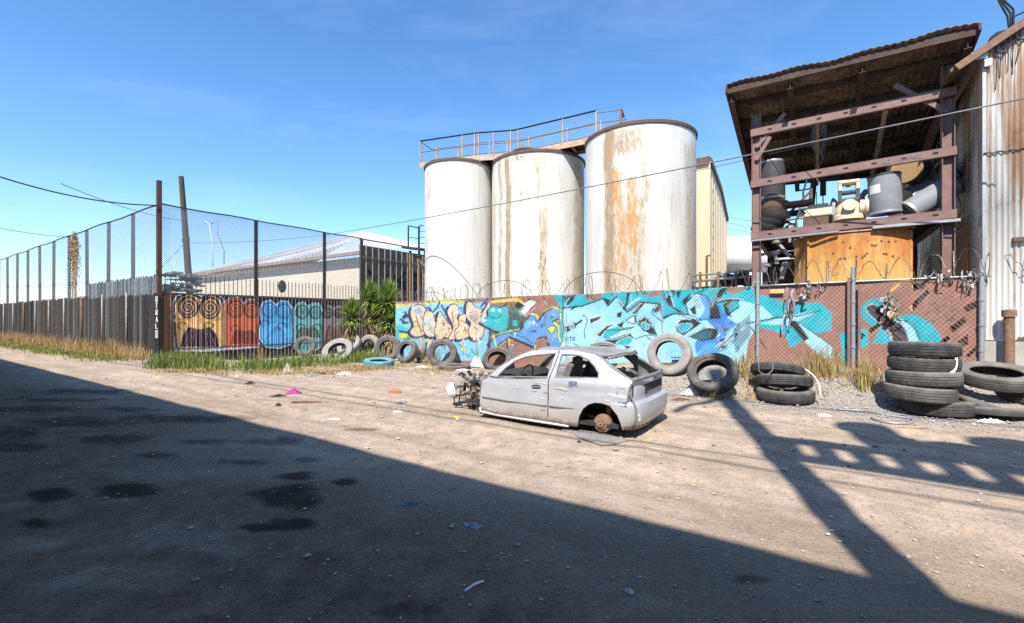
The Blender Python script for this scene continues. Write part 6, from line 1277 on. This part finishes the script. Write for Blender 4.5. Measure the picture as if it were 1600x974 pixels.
for p_ in (.80, 1.02): 
    sm = MB(); sm.tube([W(*tail(p_-.03*k, z, e+.012, w_+.01, T0), z) for k, (z, e, w_) in enumerate(lvA[::-1][1:] )], .011 if p_ > 1 else .016, 6); sm.build('tailgate_seam', M['car_dark'], back, True)
sm = MB(); sm.tube([W(*tail(.70, .77, .50, 1.0, T0), .775), W(*tail(.72, .6, .60, 1.01, T0), .60), W(*tail(.75, .4, .70, 1.01, T0), .40), W(*tail(.78, .2, .68, 1.01, T0), .22), W(*tail(.80, .1, .62, 1.0, T0), .10)], .013, 6); sm.build('hanging_seal', M['trim_grey'], car, True)
sc_ = MB(); 
for k in range(9):
    p_ = .98+random.uniform(-.08, .08); z = .28+random.uniform(-.07, .07); t, w_ = tail(p_, z, .665, 1.01, T0); sc_.tube([W(t, w_, z), W(t+.0, w_+.03, z+random.uniform(-.04, .04))], .005, 4)
sc_.build('scratches', M['white_paint'], bmp)
hs = MB(); 
for w_ in (.16, CW-.16): hs.tube([W(2.0, w_+.06*(1 if w_ < 1 else -1), 1.06), W(2.25, w_, .93), W(2.47, w_, .79)], .024, 6)
hs.tube([W(2.52+.1*math.sin(math.pi*v), .12+(CW-.24)*v, .775+.02*math.sin(math.pi*v)) for v in np.linspace(0, 1, 12)], .03, 8); hs.build('hatch_frame', M['trim_grey'], car, True)
# inside
fl_ = MB(); fl_.obox(W(.05, .06, .09), S*2.3, N*(CW-.12), UP*.05); fl_.obox(W(1.75, .1, .42), S*.75, N*(CW-.2), UP*.04); fl_.obox(W(1.2, .7, .14), S*.02, N*.2, UP*.1); fl_.build('floor_pan', M['car_dark'], car)
fw = MB(); fw.obox(W(-.02, .07, .1), S*.04, N*(CW-.14), UP*.58); fw.build('firewall', M['bare_metal'], car)
ds_ = MB(); ds_.poly([W(.05, .12, .45), W(.42, .12, .5), W(.48, .12, .62), W(.38, .12, .70), W(.05, .12, .72)], N*(CW-.24)); ds_.tube([W(.40, .42, .6), W(.62, .42, .68)], .03, 8); ds_.tube([W(.63+.05*math.cos(a), .42+.18*math.sin(a), .70+.16*math.cos(a)) for a in np.linspace(0, 6.28, 20)], .014, 6); ds_.build('dashboard', M['car_dark'], car, bevel=.01)
for w_ in (.22, .98):
    st = MB(); st.poly([W(.80, w_, .28), W(1.26, w_, .26), W(1.28, w_, .38), W(.80, w_, .42)], N*.46); st.poly([W(1.22, w_+.02, .36), W(1.36, w_+.02, .34), W(1.56, w_+.05, .92), W(1.47, w_+.05, .97)], N*.40); st.obox(W(1.50, w_+.12, .90), S*.1, N*.22, UP*.14); st.build('seat', M['seat'], car, bevel=.03)
fo = MB(); fo.poly([W(.98, .75, .42), W(1.2, .78, .42), W(1.3, .75, .80), W(1.18, .75, .72)], N*.2); fo.build('torn_foam', M['foam'], car, bevel=.02)
rs = MB(); rs.poly([W(1.85, .2, .42), W(1.98, .2, .42), W(2.14, .2, .76), W(2.02, .2, .80)], N*(CW-.4)); rs.build('rear_seat', M['seat'], car, bevel=.02)
jn = MB(); rr = random.Random(6)
for k in range(26):
    p = W(rr.uniform(1.95, 2.45), rr.uniform(.25, 1.4), rr.uniform(.48, .80)); jn.beam(p, p+Vector((rr.uniform(-.25, .25), rr.uniform(-.25, .25), rr.uniform(-.1, .16))), rr.uniform(.02, .09), rr.uniform(.02, .07))
jn.build('luggage_junk', M['bare_metal'], car)
for w0, dr_ in ((.05, 1), (CW-.05, -1)):   # wheel arches, drums, axle
    wc = MB(); ct, cz = c5(1030, 570)[0], .18
    A = np.linspace(-.25, math.pi+.25, 22); R_ = .33
    V = []
    for w_ in (w0+.02*dr_, w0+.28*dr_):
        for a in A: V.append(W(ct+R_*math.cos(a), w_, cz+R_*math.sin(a)*.92))
    n = len(A); wc.add(V, [(i, i+1, n+i+1, n+i) for i in range(n-1)]); wc.add([W(ct+R_*math.cos(a), w0+.28*dr_, cz+R_*math.sin(a)*.92) for a in A], [tuple(range(n))]); wc.build('wheel_arch', M['car_dark'], car, True, angle=50)
    t_, z_ = CS0, 0; bt = c5(1033, 565)[0]
    bd = MB(); Mx = Matrix.Translation(W(bt, w0+.02*dr_, .135)) @ (N*(-dr_)).to_track_quat('Z', 'Y').to_matrix().to_4x4()
    bd.lathe([(.01, -.10), (.125, -.10), (.132, -.08), (.132, -.02), (.12, .0), (.085, .006), (.08, .02), (.045, .024), (.04, .05), (.01, .052)], 28, Mx); bdo = bd.build('brake_drum', M['rust_steel'], car, True, angle=35)
    sd = MB()
    for k in range(4): a = k*math.pi/2+.4; sd.cyl(Mx @ Vector((.06*math.cos(a), .06*math.sin(a), .015)), Mx @ Vector((.06*math.cos(a), .06*math.sin(a), .05)), .008, 6)
    sd.build('wheel_stud', M['galv'], bdo)
ax = MB(); ax.tube([W(bt-.35, .25, .2), W(bt, .2, .15)], .03, 6); ax.tube([W(bt, .1, .14), W(bt, CW-.1, .14)], .03, 8); ax.tube([W(bt+.05, .2, .2), W(bt+.05, .22, .5)], .035, 8); ax.build('rear_axle', M['rust_steel'], car, True)
# what is left of the front: bent tubes, engine bay scraps, hanging lamp shell
fe = MB(); fz = lambda x, y, w_: (lambda s_z: W(s_z[0]-CS0, w_, s_z[1]))(on_n(680+x/4, 520+y/4, CN0+w_))
for pts, r in (([(275, 300, .25), (240, 300, .3), (200, 290, .4), (178, 275, .5)], .022), ([(272, 420, .2), (200, 425, .3), (120, 440, .35), (112, 330, .4), (160, 330, .4), (150, 430, .35)], .014), ([(270, 370, .2), (190, 385, .3), (100, 400, .4)], .018), ([(262, 450, .2), (180, 430, .3), (110, 445, .3)], .014),
               ([(230, 320, .9), (150, 340, .9), (90, 350, .9)], .02), ([(250, 330, .15), (262, 400, .15), (272, 470, .1)], .025), ([(215, 330, .3), (240, 480, .3)], .010), ([(170, 340, .4), (215, 480, .4)], .009), ([(200, 300, .6), (250, 330, .7), (290, 300, .8)], .02)):
    fe.tube([fz(*p) for p in pts], r, 6)
fe.build('front_frame_rails', M['dark_steel'], car, True)
rr = random.Random(12)
for k in range(64):
    ej = MB(); p = fz(rr.uniform(180, 292), rr.uniform(262, 350) if k < 44 else rr.uniform(350, 470), rr.uniform(.15, 1.2)); e = p+Vector((rr.uniform(-.12, .12), rr.uniform(-.1, .1), rr.uniform(-.12, .1))); (ej.tube([p, p.lerp(e, .5)+UP*.03, e], rr.uniform(.008, .03), 5) if k % 2 else ej.beam(p, e, rr.uniform(.03, .1), rr.uniform(.02, .08)))
    ej.build('engine_scrap', rr.choice([M['bare_metal'], M['car_dark'], M['drum_rim'], M['rust_steel']]), car)
hl_ = MB(); q = fz(98, 365, .35); hl_.lathe([(.01, -.05), (.08, -.05), (.11, 0), (.12, .06), (.10, .1), (.01, .07)], 14, Matrix.Translation(q) @ Matrix.Rotation(1.2, 4, 'Y') @ Matrix.Scale(1.25, 4, (1, 0, 0))); hl_.build('headlight_shell', M['white_paint'], car, True, angle=50)

# ------------------------------------------------------------------ rubbish on the ground
def heap(name, label, px, py, sx, sy, h, mt, cat, n=5, seed=1, dz=0, up=.0):
    """crumpled lump: a folded sheet with its own random creases"""
    rr = random.Random(seed); p = gp(px, py); p.z = gz(p)+dz; mb = MB(); ph = [rr.uniform(0, 6) for _ in range(6)]
    def fn(u, v):
        a, r = u*2*math.pi, v; e = 1+.28*math.sin(2*a+ph[0])+.2*math.sin(5*a+ph[1])+.1*math.sin(9*a+ph[2])
        z = h*(1-r**1.6)*(1+.5*math.sin(6*r*math.cos(a)*2+ph[3])*math.sin(5*r*math.sin(a)*2+ph[4]))+h*.25*rr.random()
        return p+Vector((sx*r*e*math.cos(a), sy*r*e*math.sin(a), max(.004, z)+up))
    mb.grid(fn, 22, 8); return tag(mb.build(name, mt, None, False, solid=.004), label, cat)
cl = lambda nm, *c: simple(nm, sc(*c), sc(*[x*.8 for x in c]), .8, 0, 15)
WHC, GRC, PNK, ORC = cl('white_litter', 235, 232, 225), cl('grey_litter', 150, 150, 152), cl('pink_litter', 225, 70, 150), cl('orange_brick', 215, 130, 95)
YEC, TAC, DKC, BRC = cl('yellow_litter', 220, 195, 90), cl('tan_litter', 205, 165, 110), cl('dark_litter', 60, 55, 52), cl('brown_litter', 120, 85, 62)
LIT = 'litter scattered over the dirt'
heap('pink_cloth', 'crumpled bright pink cloth on the sunlit dirt', 458, 616, .16, .10, .08, PNK, 'cloth', seed=2)
heap('charred_scrap', 'dark charred scrap beside the pink cloth', 436, 620, .14, .06, .04, DKC, 'scrap', seed=3)
heap('burnt_board', 'burnt brown board on the dirt just below the pink cloth', 476, 630, .24, .10, .02, BRC, 'board', seed=4)
heap('dark_scrap', 'small black lump on the dirt left of the burnt board', 435, 634, .06, .04, .04, DKC, 'scrap', seed=5)
bk_ = MB(); p = gp(617, 615); bk_.obox(p+Vector((-.13, 0, 0)), Vector((.23, .04, 0)), Vector((-.02, .1, 0)), UP*.065); tag(bk_.build('brick', ORC, bevel=.008), 'orange brick lying on the dirt left of the car front', 'brick')
heap('white_bag', 'round white plastic bag beside the upright tyres at the car front', 744, 574, .20, .15, .26, WHC, 'bag', seed=7)
heap('white_bundle', 'small white bundle at the edge of the grass', 450, 583, .12, .1, .22, cl('offwhite', 190, 185, 170), 'bundle', seed=8)
for k, (x, y, sx, sy, h, mt, lab) in enumerate([(538, 584, .22, .12, .06, WHC, 'flat white scrap of plastic below the whitened tyres'), (488, 588, .14, .1, .06, GRC, 'grey scrap of plastic at the dirt edge left of the white scrap'), (391, 600, .12, .06, .05, DKC, 'small dark scrap near the shadow edge below the painted faces'), (630, 629, .12, .06, .03, GRC, 'thin grey strip on the dirt between brick and car'),
                                                 (621, 644, .1, .05, .02, WHC, 'white paper scrap under the grey strip'), (522, 653, .08, .05, .02, WHC, 'pale flake of paper alone on the sunlit dirt'), (714, 652, .07, .04, .02, YEC, 'yellow scrap on the dirt before the car front'), (480, 718, .13, .07, .012, cl('disc_litter', 120, 116, 118), 'flat grey lid lying in the building shadow'),
                                                 (642, 789, .07, .05, .015, cl('glass_litter', 120, 130, 140), 'left small heap of broken glass in the shadow'), (739, 823, .075, .05, .015, cl('glass_litter', 160, 170, 180), 'brighter heap of broken glass in the shadow'), (983, 928, .022, .02, .02, WHC, 'tiny white crumpled paper near the bottom edge'), (1085, 617, .28, .12, .14, WHC, 'white torn sack beside the car rear'), (1062, 625, .16, .08, .04, BRC, 'rusty flat piece behind the car rear'),
                                                 (1288, 650, .10, .05, .04, WHC, 'white paper scrap on the gravel before the hose'), (1548, 660, .16, .06, .05, WHC, 'white twisted plastic under the tread strip'), (1340, 614, .16, .12, .14, DKC, 'dark lump among the weeds beside the tall stack'), (760, 893, .02, .01, .01, TAC, 'tiny pale chip in the shadow'), (610, 585, .2, .06, .03, GRC, 'flat grey debris below the blue sprayed tyre'), (660, 575, .25, .1, .05, WHC, 'white crumbled plaster in front of the leaning tyres'),
                                                 (724, 580, .2, .07, .04, WHC, 'white litter at the foot of the flat lug tyre'), (505, 585, .09, .06, .05, DKC, 'dark crumpled scrap beside the white plastic'), (1425, 668, .2, .03, .012, TAC, 'flat tan stick on the gravel right of the hose'), (905, 690, .03, .02, .02, DKC, 'dark pebble sized scrap in front of the car')]):
    heap('litter', lab, x, y, sx, sy, h, mt, 'litter', seed=20+k)['group'] = LIT
rb = MB(); rr = random.Random(8); p = gp(835, 659)
for k in range(9):
    a = p+Vector((rr.uniform(-.14, .12), rr.uniform(-.05, .05), .01)); e = a+Vector((rr.uniform(-.16, .16), rr.uniform(-.08, .08), rr.uniform(0, .12))); s_ = Vector((.0, .05, .015))*rr.uniform(.5, 1.2); rb.add([a-s_, a+s_, (a+e)/2+s_*.8+UP*.05, e+s_*.4, e-s_*.4, (a+e)/2-s_*.8+UP*.05], [(0, 1, 2, 5), (5, 2, 3, 4)])
tag(rb.build('torn_cardboard', TAC, solid=.004), 'torn tan cardboard pieces under the car sill', 'cardboard')
mt_ = MB(); q = [gp(x, y) for x, y in ((877, 668), (925, 671), (985, 688), (958, 696), (940, 696), (905, 685))]
def matp(k): return q[k]+UP*(.012+gz(q[k]))
mt_.poly([matp(k) for k in range(6)], UP*.012); tag(mt_.build('rubber_mat', simple('grey_mat', (.17, .16, .15), (.30, .27, .24), .9, 0, 14, .3)), 'flat grey floor mat lying under the car brake drum', 'mat')
st = MB(); st.tube([gp(726, 929)+UP*.02, gp(740, 921)+UP*.03, gp(755, 912)+UP*.015], .006, 5); tag(st.build('white_stick', M['white_paint']), 'thin white stick lying in the near shadow', 'stick')
pk_ = MB(); rr = random.Random(21)
for k in range(10):
    p = gp(rr.uniform(1050, 1090), rr.uniform(588, 606)); p.z = gz(p)+.05*k/3; pk_.beam(p-S*rr.uniform(.2, .5), p+S*rr.uniform(.2, .5)+UP*.03, .14, .03)
tag(pk_.build('plank_pile', simple('old_planks', (.26, .14, .09), (.16, .09, .06), .9, 0, 6)), 'low pile of broken brown planks between the car rear and the upright pale tyre', 'planks')
rk = MB(); rr = random.Random(30)
for k in range(40): 
    p = gp(rr.choice([rr.uniform(370, 520), rr.uniform(640, 760)]), rr.uniform(572, 590)); p.z = gz(p); r = rr.uniform(.03, .08); rk.lathe([(.01, -.5*r), (r, -.2*r), (r*.8, .4*r), (.01, .6*r)], 6, Matrix.Translation(p) @ Matrix.Rotation(rr.uniform(0, 3), 4, 'X'))
tag(rk.build('rubble', M['concrete']), 'scattered pale rubble pieces along the grass edge', 'rubble', kind='stuff')
